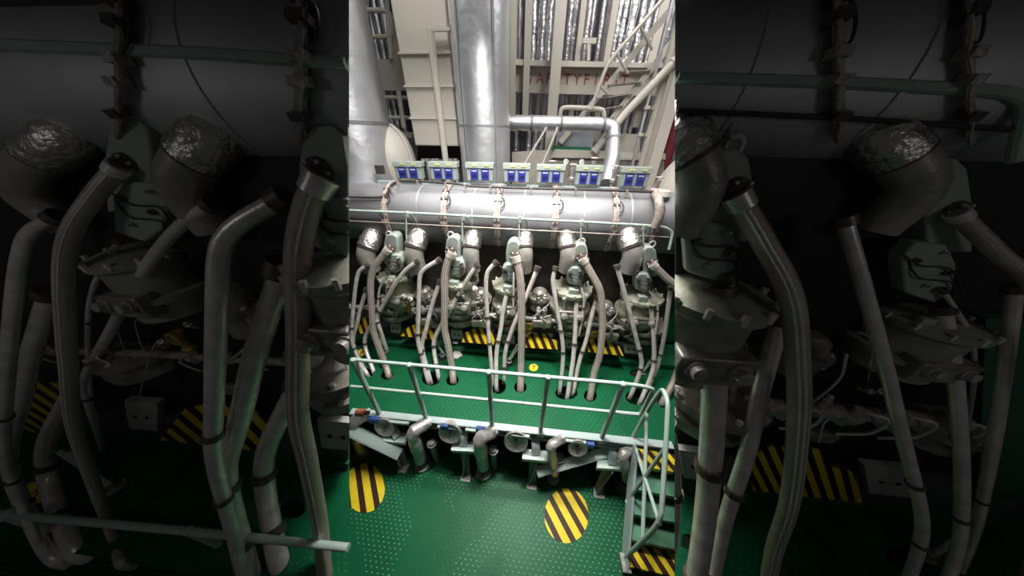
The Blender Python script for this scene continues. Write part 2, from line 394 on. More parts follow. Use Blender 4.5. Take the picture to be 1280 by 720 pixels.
# ------------------------------------------------------------------ engines
def engine_block(rig):
    k = rig.sy
    if rig is LIT:
        x0, x1 = -3.6, 3.0
        t = thing('engine_block', 'dark engine casing with grey bed behind the lit row of cylinder heads', 'engine', (-.3, 3.3, 0))
        MB().box(((x0 + 2.35) / 2, 4.0, .93), 2.35 - x0, 1.0, 1.86).build('casing', MAT['casing_brown'], t)
        b = MB(); b.box(((x0 + 2.2) / 2, 3.32, .21), 2.2 - x0, .44, .28); b.box(((x0 + 2.2) / 2, 3.42, .46), 2.2 - x0, .3, .22).build('bed', MAT['bed'], t, bevel=.012)
        MB().box(((x0 + x1) / 2, 3.22, .055), x1 - x0, .5, .11).build('plinth', MAT['green_panel'], t, bevel=.01)
        MB().box((2.66, 3.62, .62), .9, .1, 1.1).build('side_panel', MAT['green_panel'], t, bevel=.01)
    else:
        xin = lambda y, z: xedge(rig, y, z, 2)
        s = -1 if rig is BAYL else 1; X = -7 if rig is BAYL else 6
        yb = 3.36 * k; ztop = 4.7  # carried up behind the receiver to keep lamp light out of the bay
        t = thing('engine_block', f'dark engine casing closing the {rig.where}', 'engine', ((X + xin(yb, 0)) / 2, yb, 0))
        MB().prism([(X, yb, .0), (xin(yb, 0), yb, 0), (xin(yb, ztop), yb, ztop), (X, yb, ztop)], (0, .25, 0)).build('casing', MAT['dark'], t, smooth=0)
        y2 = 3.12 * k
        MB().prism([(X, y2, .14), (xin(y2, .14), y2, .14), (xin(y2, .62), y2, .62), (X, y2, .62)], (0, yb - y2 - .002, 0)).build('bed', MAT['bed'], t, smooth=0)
        y3 = 3.0 * k
        MB().prism([(X, y3, 0), (xin(y3, 0), y3, 0), (xin(y3, .13), y3, .13), (X, y3, .13)], (0, yb - y3 - .002, 0)).build('plinth', MAT['green_panel'], t, smooth=0)
        if rig is BAYR:
            c = [rig.P(827, 372, 3.25), rig.P(842, 372, 3.25), rig.P(842, 444, 3.05), rig.P(824, 444, 3.05)]
            MB().prism(c, (0, .05, 0)).build('side_panel', MAT['green_panel'], t, smooth=0)
    return t

class Header: pass
def receiver(rig):
    h = Header()
    if rig is LIT:
        h.y, h.z, h.r = HY, HZ, HR; x0, x1 = -4.2, 3.3
        t = thing('exhaust_receiver', 'long aluminium-clad exhaust receiver running above the lit row of heads', 'exhaust pipe', (-.4, HY, HZ - HR))
        MB().cyl((x0, h.y, h.z), (x1, h.y, h.z), h.r, n=48).build('cladding', MAT['cladding'], t)
        for px in (520, 590, 655, 732, 793):
            X = aty(px, 262, 3.28).x
            MB().cyl((X - .008, h.y, h.z), (X + .008, h.y, h.z), h.r + .004, n=48).build('joint_band', MAT['lagging'], t)
    else:
        top = rig.P(570 if rig is BAYL else 710, 238, 3.5); bot = rig.P(570 if rig is BAYL else 710, 306, 3.42)
        s = -1 if rig is BAYL else 1; X = -6.5 if rig is BAYL else 5.5
        h.y = 3.66 * rig.sy + .12; h.r = abs(top.z - bot.z) * .66; h.z = (top.z + bot.z) / 2 - .02
        t = thing('exhaust_receiver', f'broad shadowed exhaust receiver along the top of the {rig.where}', 'exhaust pipe', (X / 2, h.y, h.z - h.r))
        n = 48; vs = []
        for k in range(n):
            th = 2 * PI * k / n; y = h.y + h.r * math.cos(th); z = h.z + h.r * math.sin(th)
            vs.append(V((X, y, z))); vs.append(V((xedge(rig, y, z, 2), y, z)))
        fs = [(2 * k, 2 * k + 1, (2 * k + 3) % (2 * n), (2 * k + 2) % (2 * n)) for k in range(n)] + [tuple(2 * k for k in range(n)), tuple(2 * k + 1 for k in range(n))]
        MB().add(vs, fs).build('cladding', MAT['cladding_lightened'], t)
        for px in ((520,) if rig is BAYL else (732, 793)):
            x = rig.P(px, 270, 3.25).x
            MB().cyl((x - .01, h.y, h.z), (x + .01, h.y, h.z), h.r + .006, n=48).build('joint_band', MAT['cladding_lightened'], t)
    h.t = t; return h

def strip(rig, h, px, i, name_i):
    X0 = rig.P(px, 272, 3.28).x; w = rig.w(px, 272, 3.28)
    t = thing('cable_strip', f'{name_i} rusty cable strip from the {"ladder" if rig is LIT else "bulkhead"} over the receiver, {rig.short}', 'cable strip', (X0, h.y - h.r, h.z), f'cable strips on the receiver, {rig.short}')
    kc = (rig.pix(px, 272)[0] - 640) / FPX
    def q(a, d):
        y = h.y + (h.r + d) * math.cos(a); z = h.z + (h.r + d) * math.sin(a)
        if rig is LIT: return V((X0, y, z))
        n_ = V((AX.x - kc * AX.z, AY.x - kc * AY.z, AZ.x - kc * AZ.z))   # in the bays the strips run a little aslant
        return V((-(n_.y * y + n_.z * (z - CAMZ)) / n_.x, y, z))
    a0, a1 = math.radians(78 if rig is LIT else 125), math.radians(226 if rig is LIT else 212)
    n = 18; hw = 3.6 * w; vs = []; fs = []
    for j in range(n + 1):
        a = a0 + (a1 - a0) * j / n
        for dx, d in ((-hw, .012), (hw, .012), (hw, .03), (-hw, .03)): vs.append(q(a, d) + V((dx, 0, 0)))
    for j in range(n):
        for c in range(4): fs.append((4 * j + c, 4 * j + (c + 1) % 4, 4 * j + 4 + (c + 1) % 4, 4 * j + 4 + c))
    fs += [(0, 1, 2, 3), tuple(4 * n + c for c in (3, 2, 1, 0))]
    MB().add(vs, fs).build('backing', MAT['strip'], t)
    MB().tube([q(a0 + (a1 - a0) * j / n, .04) + V((.006 * math.sin(j * 1.7), 0, 0)) for j in range(n + 1)], 1.2 * w, 6).build('cable', MAT['strip'], t)
    for j in (2, 5, 7, 10, 12, 15):
        a = a0 + (a1 - a0) * (j + .2 * random.random()) / n
        tt = V((0, -math.sin(a), math.cos(a)))
        MB().beam(q(a, .03) - V((4.3 * w, 0, 0)), q(a, .03) + V((4.3 * w, 0, 0)), .034 if rig is LIT else .05, .03, tt).build('clip', MAT['collar' if j % 2 else 'strip'], t)
    lp = []
    a = a0 + (a1 - a0) * .42
    for j in range(11):
        th = -PI / 2 + PI * j / 10
        lp.append(q(a + .16 * math.sin(th), .035) + V((hw + 5 * w * math.cos(th), 0, 0)))
    MB().tube(lp, .8 * w, 6).build('wire_loop', MAT['cable'], t)

def eye(rig, px, py, Y, label):
    c = rig.P(px, py, Y); w = rig.w(px, py, Y)
    t = thing('lifting_eye', label, 'lifting eye', c, f'lifting eyes above the heads, {rig.short}')
    pts = [c + V((4 * w * math.cos(a), -.01, 4.6 * w * math.sin(a))) for a in [2 * PI * k / 16 for k in range(17)]]
    MB().tube(pts, 1.3 * w, 8).build('ring', MAT['bare_steel'], t)
    MB().beam(c - V((0, 0, 4 * w)), c - V((0, 0, 12 * w)), 5 * w, 3 * w).build('stem', MAT['strip'], t)

def elbow(rig, h, px, i, lab):
    X = rig.P(px, 312, 3.12).x; w = rig.w(px, 312, 3.12); r = ELR[px] * w
    up = rig.P(px, 300, 3.2); dn = rig.P(px + .1 * (px - 640) * 0, 335, 3.10)
    t = thing('exhaust_elbow', lab, 'exhaust elbow', dn, f'exhaust elbows under the receiver, {rig.short}')
    ya = h.y - h.r * .55
    core = V((up.x, ya, up.z + 5 * w)); k1 = V((up.x, up.y, up.z - 2 * w)); k2 = V((dn.x, dn.y, (up.z * .5 + dn.z * .5))); k3 = V((dn.x, dn.y + .02, dn.z - 4 * w))
    p = catmull([core, k1, k2, k3], 5)
    MB().tube(p[:8], [r * 1.08 + .05 * r * math.sin(j * 9) for j in range(8)], 20).build('foil_jacket', MAT['foil'], t)
    MB().tube(p[7:], r * .95, 20).build('bend', MAT['grey_elbow'], t)
    d = (p[8] - p[7]).normalized(); MB().cyl(p[7] - d * 1.2 * w, p[7] + d * 1.2 * w, r * 1.08, n=20).build('band', MAT['collar'], t)

def head(rig, i, lab):
    bx, by, br = BODY[i]; w = rig.w(bx, by, 3.15)
    c = rig.P(bx, by, 3.16); up = V((0, 0, 1)); k = w
    base = V((c.x, c.y, c.z - 46 * k))
    t = thing('cylinder_head', lab, 'cylinder head', base, f'cylinder heads, {rig.short}')
    r = br * k
    jk = MB().lathe(V((c.x, c.y, c.z - 34 * k)), up, [(0, r * 1.0), (14 * k, r * 1.0), (15 * k, r * 1.18), (19 * k, r * 1.18), (20 * k, r * .96), (38 * k, r * .94), (41 * k, r * 1.1), (45 * k, r * 1.1), (47 * k, r * .85), (50 * k, r * .5)], 28); jk = jk.build('jacket', MAT['olive'], t)
    for j in range(12):
        a = 2 * PI * j / 12; q = V((c.x + r * 1.08 * math.cos(a), c.y + r * 1.08 * math.sin(a), c.z + 10 * k))
        MB().cyl(q - up * 1 * k, q + up * 3.6 * k, 1.5 * k, n=6).build('stud', MAT['bare_steel'], jk)
    # lower gear: covers with windows and bosses
    g = MB(); f = V((c.x, c.y - r * .9, c.z - 18 * k))
    gc = MB().box(f + V((0, .02 * k, 0)), 1.5 * r, r * .5, 17 * k).build('gear_case', MAT['casting'], t, bevel=1.2 * k)
    for s in (-1, 1):
        q = f + V((s * .42 * r, -r * .25, 2 * k)); MB().lathe(q, (0, -1, .25), [(0, 4.6 * k), (2 * k, 4.6 * k), (2.1 * k, 3.4 * k), (5 * k, 3.2 * k), (5.5 * k, 1.5 * k)], 14).build('boss', MAT['grey_elbow'], gc)
    lo = MB().lathe(rig.P(bx + .15 * (640 - bx) * .1, by + 38, 3.2), up, [(0, r * 1.2), (8 * k, r * 1.25), (9 * k, r * 1.05), (16 * k, r * 1.05), (17 * k, r * 1.3), (22 * k, r * 1.3), (23 * k, r)], 26).build('liner_top', MAT['casting'], t)
    for j in range(10):
        a = 2 * PI * j / 10 + .2; q = rig.P(bx, by + 38, 3.2) + V((1.17 * r * math.cos(a), 1.17 * r * math.sin(a), 21 * k)); MB().cyl(q, q + up * 3.5 * k, 1.6 * k, n=6).build('nut', MAT['bare_steel'], lo)
    # upper valve block, pale green, carrying the hose port
    ux, uy = BLOCK[i]; dx, dy, dr = DISC[i]; w = rig.w(ux, uy, 3.12); D = rig.P(dx, dy, 3.02)
    def Q(x, y, Y=3.03): return rig.P(x, y, Y)
    shp = [(ux - 8, uy + 24), (ux - 9, uy + 2), (ux - 7, uy - 9), (ux - 3, uy - 13), (ux + 4, uy - 13), (ux + 8, uy - 9), (ux + 10, uy + 4), (ux + 10, uy + 24)]
    MB().prism([Q(*q, 3.06) for q in shp], (0, .17 * rig.sy * (1 if rig is LIT else 1.6), 0)).build('valve_block', MAT['pale_green'], t, bevel=1.5 * w, smooth=40)
    m = V((bx, by, 0)); mid = (ux * .45 + bx * .55, by - 24)
    sh2 = [(mid[0] - 10, mid[1] + 10), (mid[0] - 11, mid[1] - 4), (mid[0] - 5, mid[1] - 10), (mid[0] + 7, mid[1] - 9), (mid[0] + 11, mid[1] - 1), (mid[0] + 9, mid[1] + 9), (mid[0] + 2, mid[1] + 14)]
    rc = MB().prism([Q(*q, 2.99) for q in sh2], (0, .16 * rig.sy, 0)).build('rocker_cover', MAT['pale_green'], t, bevel=1.8 * w, smooth=40)
    MB().box(Q(mid[0] - 3, mid[1] + 22, 2.97), 13 * w, .09 * rig.sy, 15 * w).build('valve_bracket', MAT['pale_green'], t, bevel=1.2 * w)
    for ox, oy, rr in ((-6, -3, 2.3), (6, 2, 2.6), (-2, 7, 2.0), (5, -6, 1.7)):
        q = Q(mid[0] + ox, mid[1] + oy, 2.985); MB().lathe(q, (0, -1, .2), [(0, rr * w), (2.2 * w, rr * w), (2.3 * w, rr * .6 * w), (4 * w, rr * .55 * w)], 10).build('plug', MAT['collar' if rr > 2.2 else 'pale_green'], rc)
    ax = V((0, -1, -.15)).normalized(); q = D - ax * 4 * w
    pf = MB().lathe(q, ax, [(0, dr * w), (4.2 * w, dr * w), (4.3 * w, dr * .78 * w), (6.5 * w, dr * .74 * w), (6.6 * w, dr * .5 * w)], 22).build('port_flange', MAT['collar'], t)
    for j in range(6):
        a = 2 * PI * j / 6; a1, b1 = MB().frame_of(ax); o = q + ax * 4.2 * w + (a1 * math.cos(a) + b1 * math.sin(a)) * dr * .86 * w
        MB().cyl(o, o + ax * 1.4 * w, .95 * w, n=6).build('bolt', MAT['bare_steel'], pf)
    if i == 3:
        q = Q(706, 378, 2.93); text_mesh('number', '5', MAT['dark'], q, (1, 0, 0), (0, 0, 1), 9 * w, t, bold=.0)
        MB().box(Q(708, 374.5, 2.965), 9 * w, .012, 9 * w).build('number_plate', MAT['tag_grey'], t)
    rnd = random.Random(i * 7 + 3)
    for j in range(7):                                # small fittings and their bent tubes
        x = bx + rnd.uniform(-20, 20); y = by + rnd.uniform(-2, 34); q = Q(x, y, 2.93); rr = rnd.uniform(1.4, 2.6) * w
        fb = MB().lathe(q, (rnd.uniform(-.4, .4), -.6, rnd.uniform(.2, 1)), [(-3 * rr, rr), (0, rr), (.1 * rr, rr * 1.5), (1.4 * rr, rr * 1.5), (1.5 * rr, rr * .8), (2.6 * rr, rr * .7)], 8).build('fitting', MAT[rnd.choice(['bare_steel', 'pump_pale', 'pale_green', 'strip'])], t)
        e = Q(x + rnd.uniform(-14, 14), y + rnd.uniform(8, 22), 2.97); MB().tube(fillet([q, q + V((0, -3 * rr, 2 * rr)), q.lerp(e, .6) + V((0, -2 * rr, 0)), e]), .6 * w, 6).build('line', MAT[rnd.choice(['bare_steel', 'strip', 'cable'])], fb)
    # wiring looped over the head
    for s_, off in ((0, 0), (1, 5)):
        pp = [Q(mid[0] - 14 + off, mid[1] - 8 + off, 3.0), Q(mid[0] - 4, mid[1] - 1 + off, 2.95), Q(mid[0] + 9, mid[1] + 1 + off, 2.95), Q(mid[0] + 14 - off, mid[1] + 14, 2.97)]
        MB().tube(catmull(pp, 5), .75 * w, 6).build('wire', MAT['cable'], t)

def hose(rig, i, lab):
    w = rig.w(*HOSE[i][3], 2.9)
    p = rig.path(HOSE[i], 2.97, pw=.62); pts = catmull(p, 7); r = 4.5 * w if i != 4 else 4.9 * w
    t = thing('flexible_hose', lab, 'hose', p[-2], f'braided hoses, {rig.short}')
    MB().tube(pts, r, 14).build('braid', MAT['hose'], t)
    d = (pts[1] - pts[0]).normalized(); MB().cyl(pts[0], pts[0] + d * 7 * w, r * 1.25, r * 1.18, n=14).build('end_sleeve', MAT['bare_steel'], t)
    for k in (-.62, -.1, .5):                         # the fine ribs along the braid
        off = V((k * r * .92, -r * math.sqrt(max(0, 1 - k * k)) * .96, 0)); MB().tube([q + off for q in pts[2:-6]], .55 * w, 5).build('rib', MAT['bare_steel'], t)

def pipe(rig, pts, lab, thick=3.0, y0=2.98, clamps=2):
    mid = pts[len(pts) // 2]; w = rig.w(*mid, 2.85); stub = pts[-1][1] < 440
    if stub:
        P = [rig.P(q[0], q[1], y0 - .05 * j) for j, q in enumerate(pts)]
    else: P = rig.path(pts, y0, pw=.75)
    r = thick * w; path = fillet(P, .4)
    t = thing('steel_pipe', lab, 'pipe', P[-2], f'bare steel pipes, {rig.short}')
    MB().tube(path, r, 12).build('tube', MAT['bare_steel'], t)
    a = P[0]; d = (P[1] - P[0]).normalized(); MB().cyl(a - d * 2 * w, a + d * 2.5 * w, r * 1.5, n=12).build('union', MAT['collar'], t)
    for k in range(clamps):
        j = 1 + (k + len(pts) // 2 - 1) % max(1, len(P) - 3); q = P[j].lerp(P[j + 1], .55); d = (P[j + 1] - P[j]).normalized()
        MB().cyl(q - d * 1.5 * w, q + d * 1.5 * w, r * 1.3, n=12).build('clamp', MAT['collar'], t)

def hazard_cover(rig, i, lab):
    pts = PLATE[i]; t = None
    y0, y1 = min(q[1] for q in pts), max(q[1] for q in pts)
    P = [rig.P(q[0], q[1], 2.86 + .16 * (y1 - q[1]) / (y1 - y0)) for q in pts]
    o = MB().prism(P, (0, .02, -.01)).build('hazard_cover', MAT[{'lit': 'hazard_cover', 'rail': 'hazard_cover_b', 'panel': 'hazard_cover_c'}[rig.key]], smooth=0)
    tag(o, lab, 'hazard cover', f'striped covers along the engine foot, {rig.short}')

def tags(rig, i, lab):
    (x0, y0), (x1, y1) = TAGS[i]; w = rig.w(x0, y0, 3.06)
    t = thing('foot_block', lab, 'foot block', rig.P(x0, y0 + 8, 3.06), f'grey foot blocks, {rig.short}')
    c = [rig.P(x0, y0, 3.04), rig.P(x1 + 6, y1, 3.04), rig.P(x1 + 6, y1 + 11, 3.0), rig.P(x0 + 2, y0 + 11, 3.0)]
    bk = MB().prism(c, (0, .06, 0)).build('block', MAT['tag_grey'], t, smooth=0)
    for f in (.3, .68):
        q = c[0].lerp(c[1], f).lerp(c[3].lerp(c[2], f), .5); MB().cyl(q + V((0, -.012, 0)), q, 1.3 * w, n=8).build('bolt', MAT['dark'], bk)

def pumps(rig, i, lab):
    x, y = PUMP[i]; w = rig.w(x, y, 3.05)
    t = thing('injector_pair', lab, 'injector pair', rig.P(x, y + 30, 3.1), f'injector pairs between heads, {rig.short}')
    for s in (-1, 1):
        for dy in (0, 16):
            q = rig.P(x + s * 4, y + dy, 3.05 - .004 * dy)
            MB().lathe(q + V((0, 0, -7 * w)), (0, 0, 1), [(0, 3.0 * w), (8 * w, 3.0 * w), (8.5 * w, 2.2 * w), (11 * w, 2.2 * w), (12 * w, 1.2 * w)], 12).build('cap', MAT['pump_pale'], t)
    q = rig.P(x - 2, y - 8, 3.22)
    MB().lathe(q + V((0, 0, -26 * w)), (0, 0, 1), [(0, 12 * w), (14 * w, 12 * w), (15 * w, 14 * w), (19 * w, 14 * w), (20 * w, 10 * w), (27 * w, 9 * w), (30 * w, 5 * w)], 20).build('drum', MAT['casting'], t)
    q = rig.P(x, y + 30, 3.0); MB().box(q, 26 * w, .16 * rig.sy, 12 * w).build('pump_case', MAT['casting'], t, bevel=2 * w)
    pp = [rig.P(x - 12, y + 26, 2.95), rig.P(x - 5, y + 20, 2.93), rig.P(x + 10, y + 8, 2.95), rig.P(x + 12, y - 2, 2.98)]
    MB().tube(fillet(pp), .8 * w, 6).build('capillary', MAT['bare_steel'], t)
    pp = [rig.P(x + 1, y + 33, 2.92), rig.P(x + 3, y + 24, 2.92), rig.P(x + 12, y + 22, 2.94)]
    MB().tube(fillet(pp), .7 * w, 6).build('capillary', MAT['bare_steel'], t)

def brass(rig, px, py, lab):
    w = rig.w(px, py, 2.98); q = rig.P(px, py, 2.98)
    t = thing('brass_valve', lab, 'valve', rig.P(px, py + 14, 2.98), f'brass valves low on the engine, {rig.short}')
    MB().lathe(q + V((0, 0, -14 * w)), (0, 0, 1), [(0, 3.5 * w), (4 * w, 4.4 * w), (6 * w, 3 * w), (10 * w, 3 * w), (12 * w, 4.4 * w), (18 * w, 3.6 * w)], 12).build('body', MAT['brass'], t)
    a = MB(); a.tube([q + V((4.5 * w * math.cos(2 * PI * k / 14), -3.2 * w, 4.5 * w * math.sin(2 * PI * k / 14))) for k in range(15)], 1.1 * w, 6)
    a.beam(q + V((-4 * w, -3.2 * w, 0)), q + V((4 * w, -3.2 * w, 0)), 1.4 * w, 1.4 * w); a.build('handwheel', MAT['brass'], t)

def deck_foot(rig, px, py, dirx, lab):
    w = rig.w(px, py, 2.6); q = rig.D(px, py)
    t = thing('drain_fitting', lab, 'drain', q, f'drain fittings on the deck, {rig.short}')
    MB().lathe(q, (0, 0, 1), [(0, 4.2 * w), (1.2 * w, 4.2 * w), (1.4 * w, 2.8 * w), (6 * w, 2.4 * w), (7 * w, 1.2 * w)], 14).build('cup', MAT['foot_metal'], t)
    for s in (0, 1):
        b = q + V((dirx * (10 + 5 * s) * w, .10, 26 * w)); MB().tube(fillet([q + V((s * 2 * w, 0, 5 * w)), q.lerp(b, .5) + V((0, 0, 2 * w)), b]), 1.1 * w, 7).build('drain_tube', MAT['pale_green'], t)

def air_line(rig, h, off, r, a, nm, lab, cat, pts_px, mt):
    P = [rig.P(x, y, Y) for x, y, Y in pts_px]
    if rig is not LIT:
        if rig is BAYL: P[-1] = V((xedge(rig, P[-1].y, P[-1].z, 3), P[-1].y, P[-1].z))
        else: P[0] = V((xedge(rig, P[0].y, P[0].z, 3), P[0].y, P[0].z))
    t = thing(nm, lab, cat, P[0])
    MB().tube(fillet(P, .3) if len(P) > 3 else P, r, 10).build('tube', MAT[mt], t)
    return t, P

def bracket(rig, px, py, lab, ladder=None):
    w = rig.w(px, py, 3.2); q = rig.P(px, py, 3.17)
    t = thing('pipe_bracket', lab, 'bracket', q, f'brackets of the green air line, {rig.short}')
    MB().box(q, 5 * w, 6 * w, 8 * w).build('saddle', MAT['pale_green'], t, bevel=.8 * w)
    MB().tube(fillet([q + V((3 * w, 0, 0)), q + V((7 * w, -.01, 2 * w)), q + V((9 * w, .02, -8 * w)), q + V((8 * w, .06, -14 * w))]), 1.4 * w, 7).build('hook', MAT['pale_green'], t)
    MB().tube([q + V((-1 * w, -.01, 0)), rig.P(px - 1, py + 30, 3.12)], 1.2 * w, 7).build('drop_pipe', MAT['pale_green'], t)

def unit(rig, i):
    n = U(i) + ' lit head from the ladder' if rig is LIT else ({0: 'outer head', 1: 'inner head', 3: 'inner head', 4: 'outer head'}[i] + ', ' + rig.short)
    head(rig, i, f'cylinder head with pale green valve block, {n}')
    hose(rig, i, f'thick braided hose curving down from the {n}')
    hazard_cover(rig, i, f'yellow and black striped cover below the {n}')
    tags(rig, i, f'pale grey bolted foot block below the {n}')
    for j, th in enumerate(THIN[i]): pipe(rig, th, f'thin pale green tube beside the hose, {n}', 1.4, 2.94, 1)

def clipped(fn):
    def run(rig, *a, **k):
        clip_to(rig); r = fn(rig, *a, **k); clip_to(LIT); return r
    return run
for nm_ in ('engine_block', 'receiver', 'strip', 'eye', 'elbow', 'head', 'hose', 'pipe', 'hazard_cover', 'tags', 'pumps', 'brass', 'deck_foot', 'air_line', 'bracket', 'black_cable_', 'pad_'):
    if nm_ in globals(): globals()[nm_] = clipped(globals()[nm_])
for r_ in (LIT, BAYL, BAYR): engine_block(r_)
H = {r_.key: receiver(r_) for r_ in (LIT, BAYL, BAYR)}
for i in range(5): unit(LIT, i)
for i in (0, 1): unit(BAYL, i)
for i in (3, 4): unit(BAYR, i)
cnt = sum(len(v) for v in PIPES.values())
for i in range(5):
    for p in PIPES[i]:
        cnt -= 1; pipe(LIT, p, f'{ORD[cnt]} bent steel pipe from the ladder, in the lit row', 2.6 if i < 4 else 2.9)
k = 8
for i in (0, 1):
    for j, p in enumerate(PIPES[i]):
        k -= 1
        pipe(BAYL, p, f'{ORD[k]} bent steel pipe from the bulkhead in the dim rail bay', 2.9)
k = -1
for i in (3, 4):
    for p in PIPES[i]:
        k += 1; pipe(BAYR, p, f'{ORD[k]} bent steel pipe from the bulkhead in the dim panel bay', 2.9)
for rig, idx in ((LIT, range(6)), (BAYL, (0, 1)), (BAYR, (4, 5))):
    for px, i in [ELBOW[q] for q in idx]:
        if rig is LIT: lab = f'foil-jacketed exhaust elbow, {ORD[5 - [e[0] for e in ELBOW].index(px)]} from the ladder under the lit receiver'
        else: lab = f'grey exhaust elbow with foil jacket, {"nearer the bulkhead" if px in (521, 708) else "farther from the bulkhead"} in the {rig.short}'
        elbow(rig, H[rig.key], px, i, lab)
for px, i in STRIP: strip(LIT, H['lit'], px, i, ORD[5 - i])
for px, i in STRIP[:2]: strip(BAYL, H['rail'], px, i, ORD[1 - i])
for px, i in STRIP[4:]: strip(BAYR, H['panel'], px, i, ORD[i - 4])
for px, py, i in ((487, 293, 0), (564, 294, 1), (643.5, 301, 2), (727, 302, 3), (815, 305, 4)):
    eye(LIT, px, py, 3.16, f'small steel lifting eye above the {U(i)} lit head from the ladder')
eye(BAYL, 487, 292, 3.16, 'steel lifting eye over the outer head of the dim rail bay')
eye(BAYL, 564, 294, 3.16, 'steel lifting eye over the bulkhead side head of the dim rail bay')
eye(BAYR, 727, 304, 3.16, 'steel lifting eye in the dim panel bay')
for i in range(4): pumps(LIT, i, f'pair of pale injector caps, {ORD[3 - i]} pair from the ladder in the lit row')
pumps(BAYL, 0, 'pair of pale injector caps between the hoses of the dim rail bay')
pumps(BAYR, 3, 'pair of pale injector caps between the hoses of the dim panel bay')
def fuel_rail(rig, pts, lab):
    P = [rig.P(x, y, 3.0) for x, y in pts]; w = rig.w(*pts[0], 3.0); t = thing('fuel_rail', lab, 'pipe', P[0])
    MB().tube(P, 3.4 * w, 12).build('tube', MAT['pump_pale'], t)
    for a_, b_ in zip(P, P[1:]):
        for f_ in (.2, .5, .8):
            q_ = a_.lerp(b_, f_); MB().lathe(q_ + V((0, -.0, -5 * w)), (0, -.25, 1), [(0, 3.4 * w), (4 * w, 3.4 * w), (4.2 * w, 4.2 * w), (7 * w, 4.2 * w), (7.3 * w, 2.4 * w), (11 * w, 2.2 * w)], 10).build('union', MAT['strip' if f_ == .5 else 'pump_pale'], t)
            MB().tube(catmull([q_ + V((0, -.02, 3 * w)), q_ + V((6 * w, -.10, 6 * w)), q_ + V((10 * w, -.08, -6 * w)), q_ + V((4 * w, -.03, -14 * w))], 4), .7 * w, 6).build('capillary', MAT['bare_steel'], t)
fuel_rail = clipped(fuel_rail)
fuel_rail(LIT, [(425, 383), (500, 386), (580, 391), (660, 398), (740, 406), (818, 413)], 'brownish fuel rail with unions running low across the lit row of heads')
fuel_rail(BAYL, [(425, 383), (500, 386), (580, 391)], 'dim fuel rail running low behind the hoses of the rail bay')
fuel_rail(BAYR, [(700, 402), (760, 408), (818, 413)], 'dim fuel rail running low behind the hoses of the panel bay')
for px, py, n in ((509, 379, 'fourth'), (581, 385, 'third'), (661, 406, 'second'), (742, 416, 'first')):
    brass(LIT, px, py, f'small brass valve low on the lit engine, {n} from the ladder')
brass(BAYL, 509, 379, 'small brass valve between the hoses of the dim rail bay')
for px, py, dx, n in ((483.5, 439, -1, 'fourth'), (636.5, 452, 1, 'second'), (553, 444, -1, 'third'), (803, 466, 1, 'first')):
    deck_foot(LIT, px, py, dx, f'small drain fitting with thin tubes on the green deck, {n} from the ladder')
deck_foot(BAYL, 483.5, 439, -1, 'drain fitting on the deck of the dim rail bay')
deck_foot(BAYR, 803, 466, 1, 'drain fitting on the deck of the dim panel bay')

# lines along the receivers
t, P = air_line(LIT, H['lit'], 0, .017, 0, 'air_line', 'grey-green air line running along the front of the lit receiver', 'pipe',
    [(425, 262.5, 3.17), (520, 266.5, 3.17), (620, 272, 3.17), (720, 277, 3.17), (830, 283, 3.17), (841, 290, 3.17), (836, 312, 3.12)], 'rail_green')
air_line(LIT, H['lit'], 0, .009, 0, 'thin_line', 'thin dark line below the grey-green air line on the lit receiver', 'pipe', [(425, 275.5, 3.17), (640, 286.5, 3.17), (836, 296.5, 3.17)], 'strip')
air_line(BAYL, H['rail'], 0, .019, 0, 'air_line', 'dim air line along the receiver of the bay with the guard rail', 'pipe', [(425, 263.5, 3.0), (520, 267.5, 3.0), (590, 271.5, 3.0)], 'rail_green')
air_line(BAYL, H['rail'], 0, .012, 0, 'thin_line', 'thin dark line on the receiver of the bay with the guard rail', 'pipe', [(425, 275, 3.05), (480, 277, 3.05), (590, 284.5, 3.05)], 'cable')
air_line(BAYR, H['panel'], 0, .019, 0, 'air_line', 'dim air line along the receiver of the bay with the green panel', 'pipe', [(695, 277, 3.05), (772, 279, 3.05), (836, 282.5, 3.05), (843, 287, 3.05), (838, 310, 3.0)], 'rail_green')
air_line(BAYR, H['panel'], 0, .010, 0, 'thin_line', 'thin dark line on the receiver of the bay with the green panel', 'pipe', [(695, 290, 3.05), (772, 293, 3.05), (845, 298, 3.05)], 'cable')
for k, (px, py) in enumerate(((509, 268), (579, 272), (650, 274.5), (727, 279), (805, 284))): bracket(LIT, px, py, f'pale green bracket of the air line, {ORD[4 - k]} from the ladder')
bracket(BAYL, 506, 268, 'pale green pipe bracket on the dim receiver beside the guard rail bay')
bracket(BAYR, 727, 280, 'pale green pipe bracket nearer the bulkhead in the dim panel bay')
bracket(BAYR, 805, 284, 'pale green pipe bracket farther from the bulkhead in the dim panel bay')

# black cable on top of the receiver
@clipped
def black_cable(rig, pts, lab, r):
    P = [rig.P(*q) for q in pts]
    t = thing('black_cable', lab, 'cable', P[0])
    MB().tube(catmull(P, 5), r, 8).build('sheath', MAT['cable'], t)
    for a, b in zip(P[1:], P[2:]):
        q = a.lerp(b, .5); MB().box(q + V((0, 0, -.02)), .03, .03, .07).build('clip', MAT['strip'], t)
black_cable(LIT, [(430, 246, 3.3), (477, 246.5, 3.32), (485, 240, 3.36), (491, 230, 3.42), (504, 226, 3.46), (540, 227.5, 3.46), (574, 230, 3.46), (588, 232.5, 3.46), (638, 234.5, 3.46), (690, 236, 3.46), (750, 237.5, 3.46), (818, 240, 3.46)], 'black cable clipped along the top of the lit receiver', .016)
black_cable(BAYL, [(432, 247, 3.25), (450, 247, 3.25), (470, 247, 3.25), (479, 246, 3.25), (487, 238, 3.3)], 'black cable clipped along the top of the dim receiver', .03)

